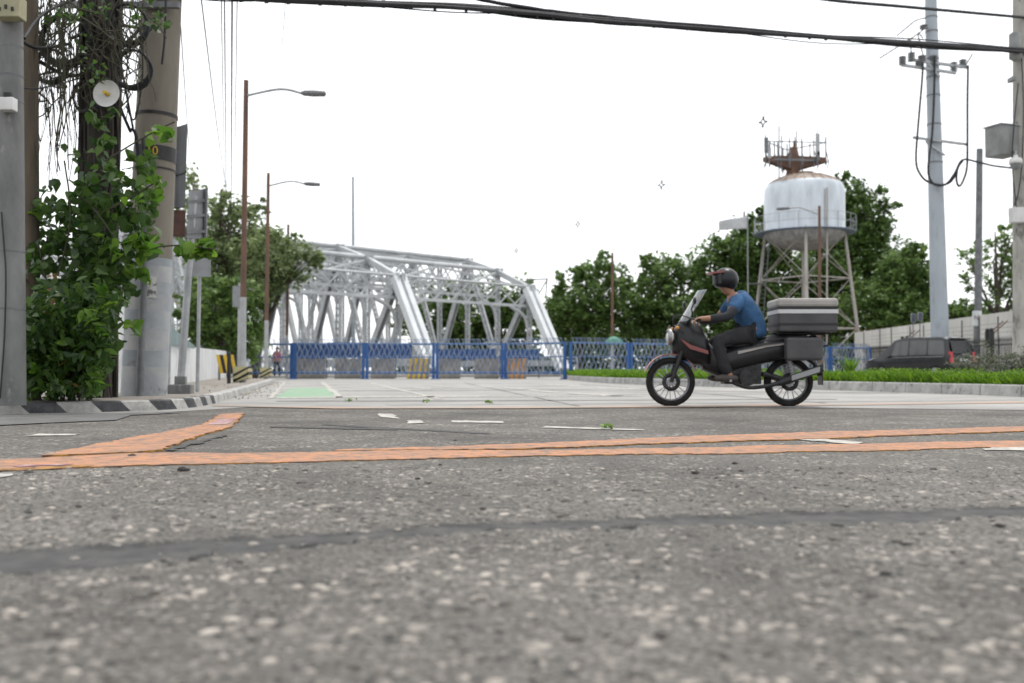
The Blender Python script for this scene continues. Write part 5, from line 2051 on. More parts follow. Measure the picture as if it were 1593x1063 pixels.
mb = MB()
mb.box((-.385, 0, .46), (.008, .19, .1))
mb.build('number_plate', M['white_plastic'], bike)
# rear box: dark bands on a grey case
BX0, BX1 = -.5, .17
for z0, z1, m, g_ in ((.86, .93, 'box_dark', 0), (.93, 1.02, 'box_mid', .012), (1.02, 1.04, 'box_dark', .016), (1.04, 1.12, 'box_mid', .012), (1.12, 1.15, 'box_pale', .02), (1.15, 1.19, 'box_dark', .01), (1.19, 1.27, 'box_pale', .0)):
    pass
mb = MB()
mb.box(((BX0 + BX1) / 2, 0, .99), (BX1 - BX0, .5, .27))
bx = mb.build('top_box', M['box_mid'], bike, bevel=.02)
mb = MB()
mb.box(((BX0 + BX1) / 2, 0, 1.185), (BX1 - BX0 + .02, .52, .10))
mb.build('box_lid', M['box_pale'], bx, bevel=.03)
mb = MB()
mb.box(((BX0 + BX1) / 2, 0, 1.128), (BX1 - BX0 + .008, .508, .02))
mb.build('box_seal', M['box_dark'], bx)
mb = MB()
mb.box(((BX0 + BX1) / 2, 0, 1.085), (BX1 - BX0 + .008, .508, .045))
mb.build('reflector_band', mat('reflector', (.5, .5, .5), (.42, .42, .43), 6, .4), bx)
mb = MB()
mb.box(((BX0 + BX1) / 2, 0, .94), (BX1 - BX0 + .012, .512, .025))
mb.build('strap', M['black'], bx)
for sg in (-1, 1):
    mb = MB()
    mb.box((-.12, sg * .2, .66), (.42, .14, .26))
    mb.build('side_bag', M['box_mid'], bike, bevel=.03)

# rider
vs, es, rs = [(.40, 0, .86)], [], [(.10, .115)]
ch = chain(vs, es, rs, 0, [(.43, 0, .99), (.52, 0, 1.13), (.61, 0, 1.23), (.66, 0, 1.30)], [(.115, .135), (.12, .16), (.085, .105), .053])
chain(vs, es, rs, ch, [(.70, 0, 1.36), (.73, 0, 1.44), (.72, 0, 1.51)], [.08, .094, .065])
for sg in (-1, 1):
    a = chain(vs, es, rs, 3, [(.62, sg * .17, 1.21), (.76, sg * .3, 1.02), (.99, sg * .322, 1.0), (1.045, sg * .322, .998)], [.06, .045, .033, .029])
    hand(vs, es, rs, a, vs[a], (1, 0, -.12), (0, sg, 0), (0, 0, 1), 1.0)
    chain(vs, es, rs, 0, [(.46, sg * .1, .83), (.86, sg * .17, .75), (.77, sg * .2, .42), (.7, sg * .2, .34), (.84, sg * .21, .31)], [.092, .068, .05, .04, .036])
rider = skin_mesh('person', vs, es, rs, M['skin'])
tag(rider, 'rider in a blue shirt and dark helmet seated on the motorcycle', 'person')
v2, e2, r2 = [(.40, 0, .77)], [], [(.185, .185)]
chain(v2, e2, r2, 0, [(.405, 0, .88), (.43, 0, 1.02), (.52, 0, 1.15), (.605, 0, 1.25), (.645, 0, 1.295)], [(.17, .17), (.165, .17), (.16, .19), (.125, .15), (.085, .09)])
for sg in (-1, 1):
    chain(v2, e2, r2, 3, [(.61, sg * .17, 1.2), (.70, sg * .25, 1.08)], [.092, .075])
skin_mesh('shirt', v2, e2, r2, M['shirt_blue'], rider)
for sg in (-1, 1):
    v2, e2, r2 = [(.66, sg * .235, 1.13)], [], [.064]
    chain(v2, e2, r2, 0, [(.755, sg * .3, 1.02), (.98, sg * .322, 1.0)], [.058, .043])
    skin_mesh('sleeve', v2, e2, r2, M['sleeve_dark'], rider)
v3, e3, r3 = [(.43, 0, .84)], [], [(.115, .135)]
for sg in (-1, 1):
    chain(v3, e3, r3, 0, [(.5, sg * .1, .83), (.86, sg * .17, .75), (.77, sg * .2, .43), (.71, sg * .2, .37)], [.105, .084, .066, .058])
skin_mesh('trousers', v3, e3, r3, M['trousers'], rider)
for sg in (-1, 1):
    mb = MB()
    mb.ball((.76, sg * .205, .33), .075, 12, 0, (1.9, .72, .62))
    mb.build('shoe', M['shoe'], rider)
HX, HZ = .715, 1.465
mb = MB()
mb.ball((HX, 0, HZ), .142, 20, 0, (1.05, .95, 1.0))
mb.v = [(x, y, max(z, HZ - .095 - max(0, HX + .015 - x) * .25)) for x, y, z in mb.v]
hl = mb.build('helmet', M['helmet'], rider)
vs_, fs_ = [], []
for j, z in enumerate((-.055, .005, .065)):
    rr = .149 if j == 1 else .146
    for k in range(9):
        a = R(-62 + k * 124 / 8)
        vs_.append((HX + math.cos(a) * rr * 1.04, math.sin(a) * rr * .95, HZ + z))
for j in range(2):
    for k in range(8):
        a = j * 9 + k
        fs_.append((a, a + 1, a + 10, a + 9))
mb = MB()
mb.add(vs_, fs_, 0, True)
mb.build('visor', M['glass_dark'], hl)
mb = MB()
mb.prism([(HX + .045, -.13, HZ + .075), (HX + .185, -.1, HZ + .06), (HX + .225, 0, HZ + .055), (HX + .185, .1, HZ + .06), (HX + .045, .13, HZ + .075)], (0, 0, .02))
mb.build('peak', M['bikered'], hl)
BD = 11.5
bx_w = XY(1226, BD)
for ob in (bike, rider):
    ob.location = bx_w
    ob.rotation_euler = (0, 0, math.pi)

# ------------------------------------------------------------------ black van beyond the median
van = thing('van', 'black people carrier with tinted windows seen from behind beyond the grass', 'van', (0, 0, 0))
# sections: x(low, belt, roof) z(low, belt, roof) half width (low, belt, roof)
SEC = [((-.02, .0, .26), (.42, 1.04, 1.76), (.80, .85, .70)), ((.5, .5, .55), (.36, 1.04, 1.84), (.86, .89, .73)), ((1.6, 1.6, 1.6), (.34, 1.03, 1.87), (.87, .90, .74)),
       ((2.5, 2.5, 2.45), (.34, 1.02, 1.86), (.87, .90, .74)), ((3.3, 3.25, 2.95), (.34, 1.0, 1.76), (.87, .89, .71)), ((3.85, 3.8, 3.72), (.34, .98, 1.05), (.86, .86, .76)),
       ((4.4, 4.38, 4.3), (.36, .84, .93), (.81, .81, .7)), ((4.6, 4.57, 4.5), (.42, .66, .8), (.7, .68, .58))]


def vring(sc):
    (xl, xb, xr), (zl, zb, zr), (wl, wb, wr) = sc
    h = [(xl, wl * .96, zl), (xl, wl, zl + .1), (xb, wb, (zl + zb) / 2 + .08), (xb, wb * .985, zb), (xr * .85 + xb * .15, wr * 1.06, zr * .88 + zb * .12), (xr, wr, zr - .02), (xr, wr * .82, zr), (xr, wr * .4, zr + .02)]
    return [(x, y, z) for x, y, z in h] + [(x, -y, z) for x, y, z in reversed(h)]


mb = MB()
rings = [vring(s_) for s_ in SEC]
nr_ = len(rings[0])
vs, fs = [], []
for r_ in rings:
    vs += r_
for i in range(len(rings) - 1):
    for k in range(nr_):
        fs.append((i * nr_ + k, i * nr_ + (k + 1) % nr_, (i + 1) * nr_ + (k + 1) % nr_, (i + 1) * nr_ + k))
fs += [tuple(range(nr_)), tuple(range((len(rings) - 1) * nr_, len(rings) * nr_))]
mb.add(vs, fs, 0, True)
vb = mb.build('body', M['paint_car'], van)
em = vb.modifiers.new('edges', 'EDGE_SPLIT')
em.split_angle = R(38)


def side_pt(x, f, sg, off=.008):
    """point on the van's upper side: f 0 at belt, 1 near roof"""
    for a, b in zip(SEC, SEC[1:]):
        if a[0][1] <= x <= b[0][1]:
            t = (x - a[0][1]) / (b[0][1] - a[0][1])
            q = [[a[i][j] + (b[i][j] - a[i][j]) * t for j in range(3)] for i in range(3)]
            zb, zr, wb, wr = q[1][1], q[1][2], q[2][1] * .985, q[2][2] * 1.06
            zt = zr * .88 + zb * .12
            return Vector((x + (q[0][2] - q[0][1]) * f * .85, sg * (wb + (wr - wb) * f + off), zb + (zt - zb) * f))


for sg in (-1, 1):
    for (x0, x1, y0, y1) in ((.28, 1.1, .06, .93), (1.18, 2.06, .06, .93), (2.14, 3.0, .06, .93)):
        mb = MB()
        n = 4
        vs = [side_pt(x0 + (x1 - x0) * k / n, f, sg) for f in (y0, y1) for k in range(n + 1)]
        mb.add(vs, [(k, k + 1, n + 2 + k, n + 1 + k) for k in range(n)], 0, True)
        mb.build('side_window', M['glass_reflect'], van)
    mb = MB()
    mb.ball((3.05, sg * 1.0, 1.02), .1, 10, 0, (.6, 1.1, .75))
    mb.build('mirror', M['paint_car'], van)
    for x in (.78, 3.55):
        mb = MB()
        mb.lathe([(.2, .09), (.3, .1), (.335, .07), (.34, 0), (.335, -.07), (.3, -.1), (.2, -.09)], (x, sg * .78, .34), 24, axis=(0, 1, 0))
        wv_ = mb.build('wheel', M['tyre'], van)
        mb = MB()
        mb.lathe([(0, .1), (.06, .11), (.2, .085)], (x, sg * .78, .34), 20, axis=(0, sg, 0))
        mb.build('rim', M['alloy'], wv_)
    mb = MB()
    mb.prism([(-.03, sg * .86, .72), (-.03, sg * .66, .72), (.05, sg * .66, 1.2), (.05, sg * .83, 1.2)], (.1, 0, 0))
    mb.build('tail_light', M['red_lens'], van, bevel=.01)
    mb = MB()
    mb.bar((1.6, sg * .905, .99), (.3, sg * .9, 1.0), .012, .03)
    mb.bar((1.6, sg * .905, .99), (3.1, sg * .9, .965), .012, .03)
    mb.build('window_trim', M['alloy'], van)
mb = MB()
mb.add([(.03, -.66, 1.12), (.03, .66, 1.12), (.205, .6, 1.66), (.205, -.6, 1.66)], [(0, 1, 2, 3)])
mb.build('rear_window', M['glass_dark'], van)
mb = MB()
mb.prism([(.3, -.66, 1.785), (.3, .66, 1.785), (.08, .62, 1.76), (.08, -.62, 1.76)], (0, 0, .035))
mb.build('spoiler', M['paint_car'], van)
mb = MB()
mb.box((-.04, 0, .5), (.14, 1.62, .2))
mb.build('bumper', M['paint_car'], van, bevel=.03)
mb = MB()
mb.box((-.02, 0, .86), (.02, .52, .12))
mb.build('number_plate', M['white_plastic'], van)
al = R(60)
VC = XY(1490, 42.5)
van.rotation_euler = (0, 0, math.pi - al)
van.location = (VC.x + .25, VC.y, 0)

# ------------------------------------------------------------------ water tower
WD = 72.0
wc = XY(1253, WD)
WTX, WTY = wc.x, wc.y
tw = thing('water_tower', 'silver steel water tank on braced legs with antennas on its top', 'water tower', (WTX, WTY, 0))
ZB, ZC, ZT, ZD = 9.1, 10.35, 13.65, 14.55
RT = 2.84
mb = MB()
mb.lathe([(RT, ZC), (RT + .03, ZC + .04), (RT, ZC + .1), (RT, 11.2), (RT, 12.0), (RT, 12.8), (RT, ZT - .35), (RT - .04, ZT - .1), (RT - .13, ZT + .1), (RT - .26, ZT + .25)], (WTX, WTY, 0), 48)
tk = mb.build('tank', M['tank'], tw)
mb = MB()
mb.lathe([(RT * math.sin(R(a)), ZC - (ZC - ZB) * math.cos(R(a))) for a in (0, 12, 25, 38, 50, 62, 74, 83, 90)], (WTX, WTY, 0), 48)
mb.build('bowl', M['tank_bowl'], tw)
mb = MB()
mb.lathe([(RT - .26, ZT + .25), (2.2, ZT + .52), (1.5, ZD - .1), (.8, ZD), (.7, ZD + .02), (.7, ZD + .22), (0, ZD + .25)], (WTX, WTY, 0), 48)
dm = mb.build('dome', M['tank_dome'], tw)
mb = MB()
for k in range(24):
    a = k / 24 * 6.283
    c, s = math.cos(a), math.sin(a)
    mb.tube([(WTX + c * (RT - .25), WTY + s * (RT - .25), ZT + .27), (WTX + c * 2.2, WTY + s * 2.2, ZT + .54), (WTX + c * 1.5, WTY + s * 1.5, ZD - .08), (WTX + c * .8, WTY + s * .8, ZD + .02)], .035, 4)
mb.build('dome_rib', M['tank_dome'], dm)
# balcony
mb = MB()
mb.lathe([(RT, ZC - .04), (RT + .75, ZC - .04), (RT + .75, ZC), (RT, ZC)], (WTX, WTY, 0), 48)
bl = mb.build('balcony', M['galv_light'], tw)
mb = MB()
for zz in (ZC + .55, ZC + 1.1):
    mb.tube([(WTX + math.cos(k / 48 * 6.283) * (RT + .72), WTY + math.sin(k / 48 * 6.283) * (RT + .72), zz) for k in range(49)], .02, 5)
for k in range(16):
    a = k / 16 * 6.283
    mb.tube([(WTX + math.cos(a) * (RT + .72), WTY + math.sin(a) * (RT + .72), ZC), (WTX + math.cos(a) * (RT + .72), WTY + math.sin(a) * (RT + .72), ZC + 1.1)], .03, 5)
mb.build('railing', M['galv'], bl)
LEGS = []
for ux, uy in ((-.25, -.97), (.95, -.30), (-.96, .27), (.25, .97)):
    LEGS.append((Vector((WTX + ux * 2.75, WTY + uy * 2.75, ZC + .15)), Vector((WTX + ux * 4.0, WTY + uy * 4.0, -.1))))
for t_, b__ in LEGS:
    mb = MB()
    mb.tube([b__, t_], [.13, .11], 12)
    mb.build('leg', M['rust_mix'], tw)
order = [0, 1, 3, 2]
for i in range(4):
    A, Bq = LEGS[order[i]], LEGS[order[(i + 1) % 4]]
    for f in (.33, .67):
        mb = MB()
        mb.bar(A[1].lerp(A[0], f), Bq[1].lerp(Bq[0], f), .09, .09)
        mb.build('strut', M['rust_mix'], tw)
    for f0, f1 in ((0.0, .33), (.33, .67), (.67, .98)):
        for P, Q in ((A, Bq), (Bq, A)):
            mb = MB()
            mb.tube([P[1].lerp(P[0], f0), Q[1].lerp(Q[0], f1)], .03, 6)
            mb.build('brace', M['rust_mix'], tw)
mb = MB()
mb.tube([(WTX, WTY, 0), (WTX, WTY, ZB + .05)], .11, 12)
mb.tube([at(1286, 590, WD - 2.9), at(1287, 292, WD - 2.9)], .06, 8)
mb.build('riser_pipe', M['rust_mix'], tw)
# ladder on the left
mb = MB()
la, lb = at(1174, 545, WD), at(1187, 378, WD)
off = Vector((.45, 0, 0))
mb.tube([la, lb], .035, 5)
mb.tube([la + off, lb + off], .035, 5)
for k in range(26):
    p = la.lerp(lb, k / 25)
    mb.tube([p, p + off], .02, 4)
for f in (.35, .62):
    p = la.lerp(lb, f)
    mb.box(p + Vector((-.15, .2, 0)), (1.1, .6, .06))
mb.build('ladder', M['galv_dark'], tw)
# antenna mast on the dome: rusty stem with three tapered arms
mast = thing('antenna_mast', 'rusty antenna platform with panel antennas on top of the water tank', 'antenna mast', (at(1234, 276, WD).x, WTY, ZD + .02))
MX, MZ = at(1234, 276, WD).x, ZD + .02
zarm = at(1234, 251, WD).z
mb = MB()
mb.tube([(MX, WTY, MZ - .3), (MX, WTY, zarm + .3), (MX + .05, WTY, zarm + 1.0)], [.52, .46, .26], 12)
mb.build('stem', M['rust'], mast)
ends = [at(1191, 248, WD - 1.2), at(1285, 250, WD - 1.0), Vector((MX + .3, WTY + 2.6, zarm + .1))]
for e_ in ends:
    mb = MB()
    s0 = Vector((MX, WTY, zarm))
    d = (e_ - s0).normalized()
    sd = Vector((-d.y, d.x, 0)) * .3
    mb.add([s0 + sd + Vector((0, 0, .38)), s0 - sd + Vector((0, 0, .38)), s0 - sd - Vector((0, 0, .75)), s0 + sd - Vector((0, 0, .75)),
            e_ + sd + Vector((0, 0, .18)), e_ - sd + Vector((0, 0, .18)), e_ - sd - Vector((0, 0, .12)), e_ + sd - Vector((0, 0, .12))],
           [(0, 1, 2, 3), (4, 7, 6, 5), (0, 4, 5, 1), (1, 5, 6, 2), (2, 6, 7, 3), (3, 7, 4, 0)])
    mb.build('arm', M['rust'], mast)
for i in range(3):
    a, b = ends[i], ends[(i + 1) % 3]
    mb = MB()
    mb.bar(a, b, .12, .14)
    mb.tube([a + Vector((0, 0, 1.3)), b + Vector((0, 0, 1.3))], .04, 5)
    for f in (0, .2, .4, .6, .8, 1):
        p = a.lerp(b, f)
        mb.tube([p - Vector((0, 0, rnd.uniform(0, .6))), p + Vector((0, 0, 1.3 + rnd.uniform(0, .5)))], rnd.uniform(.04, .06), 5)
        q2 = p + Vector((rnd.uniform(-.2, .2), 0, -rnd.uniform(.2, .7)))
        mb.tube(smooth_path([p + Vector((0, 0, .7)), p.lerp(q2, .5) + Vector((.15, 0, .2)), q2], 4), .035, 5)
    mb.build('guard_rail', M['galv_dark'], mast)
for px, y0, y1, dd, wpx, m in ((1192, 238, 214, WD - 1.4, 6, 'galv_dark'), (1197, 247, 230, WD - 1.5, 5, 'galv'), (1272, 242, 208, WD - 1.3, 6, 'galv'), (1273, 250, 236, WD - 1.3, 5, 'galv_dark'), (1237, 232, 219, WD, 6, 'rust')):
    a, b = at(px, y0, dd), at(px, y1, dd)
    mb = MB()
    ww = wpx / F * dd
    mb.box(((a.x + b.x) / 2, dd, (a.z + b.z) / 2), (ww, .15, b.z - a.z))
    mb.tube([(a.x, dd + .1, a.z - .5), (a.x, dd + .1, b.z + .3)], .04, 5)
    mb.build('panel_antenna', M[m], mast, bevel=.02)
for px, y0, y1 in ((1212, 280, 196), (1216, 265, 211), (1239, 230, 204)):
    mb = MB()
    mb.tube([at(px, y0, WD - .5), at(px, y1, WD - .5)], .055, 5)
    mb.build('whip_antenna', M['galv'], mast)

# pale flag beside the tower
fl = thing('flag', 'pale grey flag on a thin pole above the trees left of the water tower', 'flag', (at(1164, 590, 78).x, 78, 0))
mb = MB()
f0 = at(1164, 590, 78)
f0.z = 0
mb.tube([f0, at(1163, 330, 78)], [.06, .04], 8)
mb.build('pole', M['galv'], fl)
vs, fs = [], []
NXF, NZF = 14, 8
for j in range(NZF + 1):
    for i in range(NXF + 1):
        u, v_ = i / NXF, j / NZF
        p = at(1163 - 44 * u, 336 + 20 * v_ + 6 * u * (1 - v_) + 2 * u, 78)
        p.y += .22 * math.sin(u * 7 + v_ * 1.5) * u
        vs.append(p)
for j in range(NZF):
    for i in range(NXF):
        a = j * (NXF + 1) + i
        fs.append((a, a + 1, a + NXF + 2, a + NXF + 1))
mb = MB()
mb.add(vs, fs, 0, True)
co = mb.build('cloth', M['flag'], fl)
sm_ = co.modifiers.new('thick', 'SOLIDIFY')
sm_.thickness = .01

# ------------------------------------------------------------------ right hand wall, railing, poles
rw0, rw1 = XY(1640, 43), XY(1330, 68)
rw = thing('boundary_wall', 'long cream corrugated sheet wall running back on the right', 'wall', (rw1.x, rw1.y, 0))
dvec = (rw1 - rw0)
LW = dvec.length
dvec.normalize()
nrm_ = Vector((dvec.y, -dvec.x, 0))
if nrm_.x > 0:
    nrm_ = -nrm_
npan = 26
for k in range(npan):
    a = rw0 + dvec * (LW * k / npan)
    b = rw0 + dvec * (LW * (k + 1) / npan)
    mb = MB()
    z0, z1 = .0, 3.22 - .25 * k / npan
    m_ = 12
    top, bot = [], []
    for i in range(m_ + 1):
        p = a.lerp(b, i / m_)
        o2 = nrm_ * (.05 if (i // 2) % 2 else 0)
        top.append((p + o2 + Vector((0, 0, z1)))[:])
        bot.append((p + o2 + Vector((0, 0, z0)))[:])
    mb.add(bot + top, [(i, i + 1, m_ + 2 + i, m_ + 1 + i) for i in range(m_)])
    mb.build('sheet_panel', M['cream'], rw, fix=False)
mb = MB()
for k in range(npan + 1):
    a = rw0 + dvec * (LW * k / npan) - nrm_ * .08
    mb.bar(a, a + Vector((0, 0, 3.1)), .1, .1)
for zz in (.5, 1.7, 2.8):
    mb.bar(rw0 - nrm_ * .06 + Vector((0, 0, zz)), rw1 - nrm_ * .06 + Vector((0, 0, zz)), .06, .1)
mb.build('backing_frame', M['rust'], rw)
mb = MB()
for k in (1, 3, 5, 7, 9, 11, 14, 16, 19, 21, 24):
    a = rw0 + dvec * (LW * k / npan) + nrm_ * .06
    mb.bar(a, a + Vector((0, 0, 3.0)), .05, .05)
mb.build('seam_strip', M['galv_dark'], rw)

# black spiked railing in front of it
ra0, ra1 = XY(1650, 37.5), XY(1345, 60)
rl = thing('spiked_railing', 'black spear topped railing on a dark plinth before the cream wall', 'railing', (ra1.x, ra1.y, 0))
dv2 = (ra1 - ra0)
L2 = dv2.length
dv2.normalize()
mb = MB()
nb_ = int(L2 / .17)
for k in range(nb_):
    a = ra0 + dv2 * (k * .17)
    mb.bar(a + Vector((0, 0, .6)), a + Vector((0, 0, 1.62)), .03, .03)
    mb.tube([a + Vector((0, 0, 1.6)), a + Vector((0, 0, 1.68)), a + Vector((0, 0, 1.86))], [.018, .035, .004], 4)
stuff(mb.build('pickets', M['black'], rl))
for zz in (.75, 1.5):
    mb = MB()
    mb.bar(ra0 + Vector((0, 0, zz)), ra1 + Vector((0, 0, zz)), .04, .05)
    mb.build('rail', M['black'], rl)
mb = MB()
mb.bar(ra0 + Vector((0, .0, .3)), ra1 + Vector((0, 0, .3)), .2, .62)
mb.build('plinth', M['concrete_grey'], rl)
for px in (1404, 1411, 1537, 1543):
    f = None
    best = min(range(400), key=lambda q: abs((ra0 + dv2 * (L2 * q / 400)).x / (ra0 + dv2 * (L2 * q / 400)).y * F + CX - px))
    a = ra0 + dv2 * (L2 * best / 400)
    mb = MB()
    mb.bar(a, a + Vector((0, 0, 2.1)), .16, .16)
    mb.ball(a + Vector((0, 0, 2.16)), .1, 8)
    po = mb.build('post', M['black'], rl)
    mb = MB()
    mb.bar(a + Vector((0, 0, 1.95)), a + Vector((.62, -.15, 2.55)), .06, .05)
    mb.build('outrigger', M['rust'], po)
mb = MB()
for z in (2.05, 2.25, 2.45):
    mb.tube([ra0 + Vector((.3, -.1, z)), ra1 + Vector((.3, -.1, z))], .008, 4)
mb.build('barbed_wire', M['galv_dark'], rl)
# solar panels on thin posts
for px, py, lab in ((1421, 495, 'small dark solar panel on a thin post, left of the pair by the steel pole'), (1431.5, 493, 'small dark solar panel on a thin post, right one nearest the steel pole')):
    c = at(px, py, 49)
    root = thing('solar_panel', lab, 'solar panel', (c.x, c.y, 0), 'solar panels before the cream wall')
    mb = MB()
    mb.tube([(c.x, c.y + .05, 0), (c.x, c.y + .05, c.z)], .025, 6)
    mb.build('post', M['galv_dark'], root)
    rt = Matrix.Rotation(R(12), 3, 'Y') @ Matrix.Rotation(R(-20), 3, 'X')
    mb = MB()
    mb.box(c, (.25, .03, .46), mat3=rt)
    fr = mb.build('frame', M['galv'], root)
    mb = MB()
    mb.box(c - Vector((0, .02, 0)), (.21, .016, .42), mat3=rt)
    mb.build('cell', M['solar'], fr)

# tall steel pole with insulators
SD = 47.5
q0, q1 = XY(1463.5, SD), at(1448, 0, SD)
tp = q0.lerp(q1, 1.25)
sp = thing('steel_pole', 'tall pale blue grey steel power pole with insulators behind the van', 'utility pole', q0)
mb = MB()
NSEG = 9
for i in range(NSEG):
    f0, f1 = i / NSEG, (i + 1) / NSEG
    mb.tube([q0.lerp(tp, f0), q0.lerp(tp, f1)], [.43 - .2 * f0, .43 - .2 * f1], 12)
mb.build('shaft', M['steel_blue'], sp)
mb = MB()
for py in (28, 50, 92, 120, 148, 192, 220, 250):
    f = (YH - py) / YH / 1.25
    c = q0.lerp(tp, f)
    mb.tube([c, c + Vector((0, 0, .06))], [.45 - .2 * f] * 2, 12, caps=False)
mb.build('clamp', M['galv_dark'], sp)
armY = SD - .35
for (a, b, r) in (((1401, 101), (1487, 114), .06), ((1416, 93), (1505, 105), .06), ((1420, 214), (1505, 225), .055), ((1440, 220), (1470, 242), .04), ((1437, 90), (1462, 120), .05)):
    mb = MB()
    mb.bar(at(*a, armY), at(*b, armY - .1), r * 2, r * 2)
    mb.build('cross_arm', M['galv'], sp)
for (px, py, h_) in ((1404, 101, 14), (1418, 96, 15), (1434, 96, 10), (1430, 104, 10), (1484, 112, 16), (1498, 106, 14), (1437, 45, 6), (1452, 98, 12)):
    a, b = at(px, py, armY), at(px, py - h_, armY)
    mb = MB()
    n = 5
    prof = []
    for k in range(n):
        z = a.z + (b.z - a.z) * k / n
        dz = (b.z - a.z) / n
        prof += [(.07, z), (.19, z + dz * .3), (.09, z + dz * .7)]
    prof += [(.05, b.z), (0, b.z)]
    mb.lathe(prof, (a.x, armY, 0), 12)
    mb.build('insulator', M['ceramic'], sp)
for pp in ([(1436, 98), (1434, 130), (1428, 200), (1425, 250), (1432, 272), (1446, 284), (1470, 287), (1485, 270), (1497, 249), (1520, 252), (1545, 258), (1578, 262)],
           [(1454, 88), (1453, 150), (1450, 210), (1446, 240), (1444, 268), (1450, 284), (1462, 289), (1478, 284), (1489, 268)],
           [(1506, 102), (1505, 160), (1505, 225), (1504, 262), (1498, 282), (1492, 290), (1488, 280), (1490, 262), (1498, 250)]):
    mb = MB()
    mb.tube(smooth_path([at(x, y, armY - .25 - .2 * (x > 1515)) for x, y in pp], 5), .05, 6)
    mb.build('jumper_cable', M['cable'], sp)
for pp in ([(1440, 28), (1425, 32), (1412, 42), (1395, 56)], [(1438, 45), (1425, 55), (1412, 63), (1395, 74), (1368, 91)], [(1436, 60), (1428, 52), (1437, 90)], [(1416, 60), (1418, 92)], [(1500, 105), (1513, 84)]):
    mb = MB()
    mb.tube(smooth_path([at(x, y, armY) for x, y in pp], 4), .03, 5)
    mb.build('line_tail', M['cable'], sp)

# slim dark pole with a white band
D3 = 50
q0 = XY(1520, D3)
q0.z = 0
q1 = at(1524, 232, D3)
dp = thing('banded_pole', 'slim dark concrete pole with a white numbered band behind the van', 'utility pole', q0)
mb = MB()
pole(mb, q0, q1, .2, .15, 14)
mb.build('shaft', M['galv_dark'], dp)
ka, kb2 = at(1520, 508, D3), at(1520, 484, D3)
mb = MB()
mb.tube([ka, kb2], [.225, .222], 16, caps=False)
mb.build('band', M['wall_white'], dp)
kc = at(1520, 495, D3)
text_mesh('NO', 'band_text', .34, (kc.x, D3 - .235, kc.z), (R(90), 0, 0), M['rust'], dp)

# mottled concrete pole at the right edge with its boxes
RD = 24
q0 = XY(1590, RD)
rp = thing('mottled_pole', 'stained concrete pole at the right edge carrying boxes and a dome camera', 'utility pole', q0)
mb = MB()
pole(mb, q0, at(1586, -160, RD), .215, .15, 18)
mb.build('shaft', M['pole_mottled'], rp)
mb = MB()
a, b = at(1541, 244, RD), at(1576, 198, RD)
cc = (a + b) / 2
mb.box((cc.x, RD, cc.z), (b.x - a.x, .5, b.z - a.z), R(20))
cb = mb.build('cabinet', M['grey_cabinet'], rp, bevel=.01)
mb = MB()
mb.box((cc.x, RD, b.z + .012), (b.x - a.x + .06, .56, .025), R(20))
mb.build('cabinet_roof', M['galv'], cb)
mb = MB()
c = at(1580, 78, RD - .28)
mb.tube([c + Vector((-.02, 0, .42)), c + Vector((-.02, 0, .38)), c + Vector((0, 0, -.2)), c + Vector((0, 0, -.27))], [.08, .13, .15, .05], 14)
mb.build('splice_case', M['grey_cabinet'], rp)
mb = MB()
c = at(1574, 124, RD - .22)
mb.box(c, (.1, .26, .1))
mb.build('camera', M['grey_cabinet'], rp, bevel=.01)
c = at(1580, 252, RD - .4)
mb = MB()
mb.lathe([(0, .17), (.05, .16), (.06, .1), (.13, .08), (.15, 0), (.148, -.05), (.13, -.05)], c, 20)
dcm = mb.build('dome_camera', M['white_plastic'], rp)
mb = MB()
mb.lathe([(.128, -.05), (.12, -.12), (.07, -.18), (0, -.2)], c, 20)
mb.build('dome', M['ceramic'], dcm)
mb = MB()
mb.tube([c + Vector((0, 0, .16)), c + Vector((.05, .1, .28)), c + Vector((.12, .35, .28))], .025, 8)
mb.build('bracket', M['galv'], dcm)
mb = MB()
mb.box(at(1582, 335, RD - .28), (.32, .2, .36))
mb.build('junction_box', M['dish_paint'], rp, bevel=.012)
for pp in ([(1584, 130), (1577, 200), (1575, 260), (1582, 330)], [(1588, 70), (1592, 160), (1590, 250), (1584, 300), (1578, 320)]):
    mb = MB()
    mb.tube(smooth_path([at(x, y, RD - .27) for x, y in pp], 5), .014, 5)
    mb.build('cable_run', M['cable'], rp)


# ------------------------------------------------------------------ overhead cables
def dlerp(px, x0, d0, x1, d1):
    f = (px - x0) / (x1 - x0)
    return 1 / ((1 - f) / d0 + f / d1)


def overhead(pp, r, label, m='cable', x0=250, d0=12.2, x1=1590, d1=23.7, group=None, wob=0.0):
    pts = smooth_path([at(x, y, dlerp(x, x0, d0, x1, d1)) for x, y in pp], 8)
    if wob:
        pts = [p + Vector((0, 0, rnd.uniform(-wob, wob))) for p in pts]
    mb = MB()
    mb.tube(pts, r, 8)
    return tag(mb.build('overhead_cable', M[m]), label, 'cable', group)


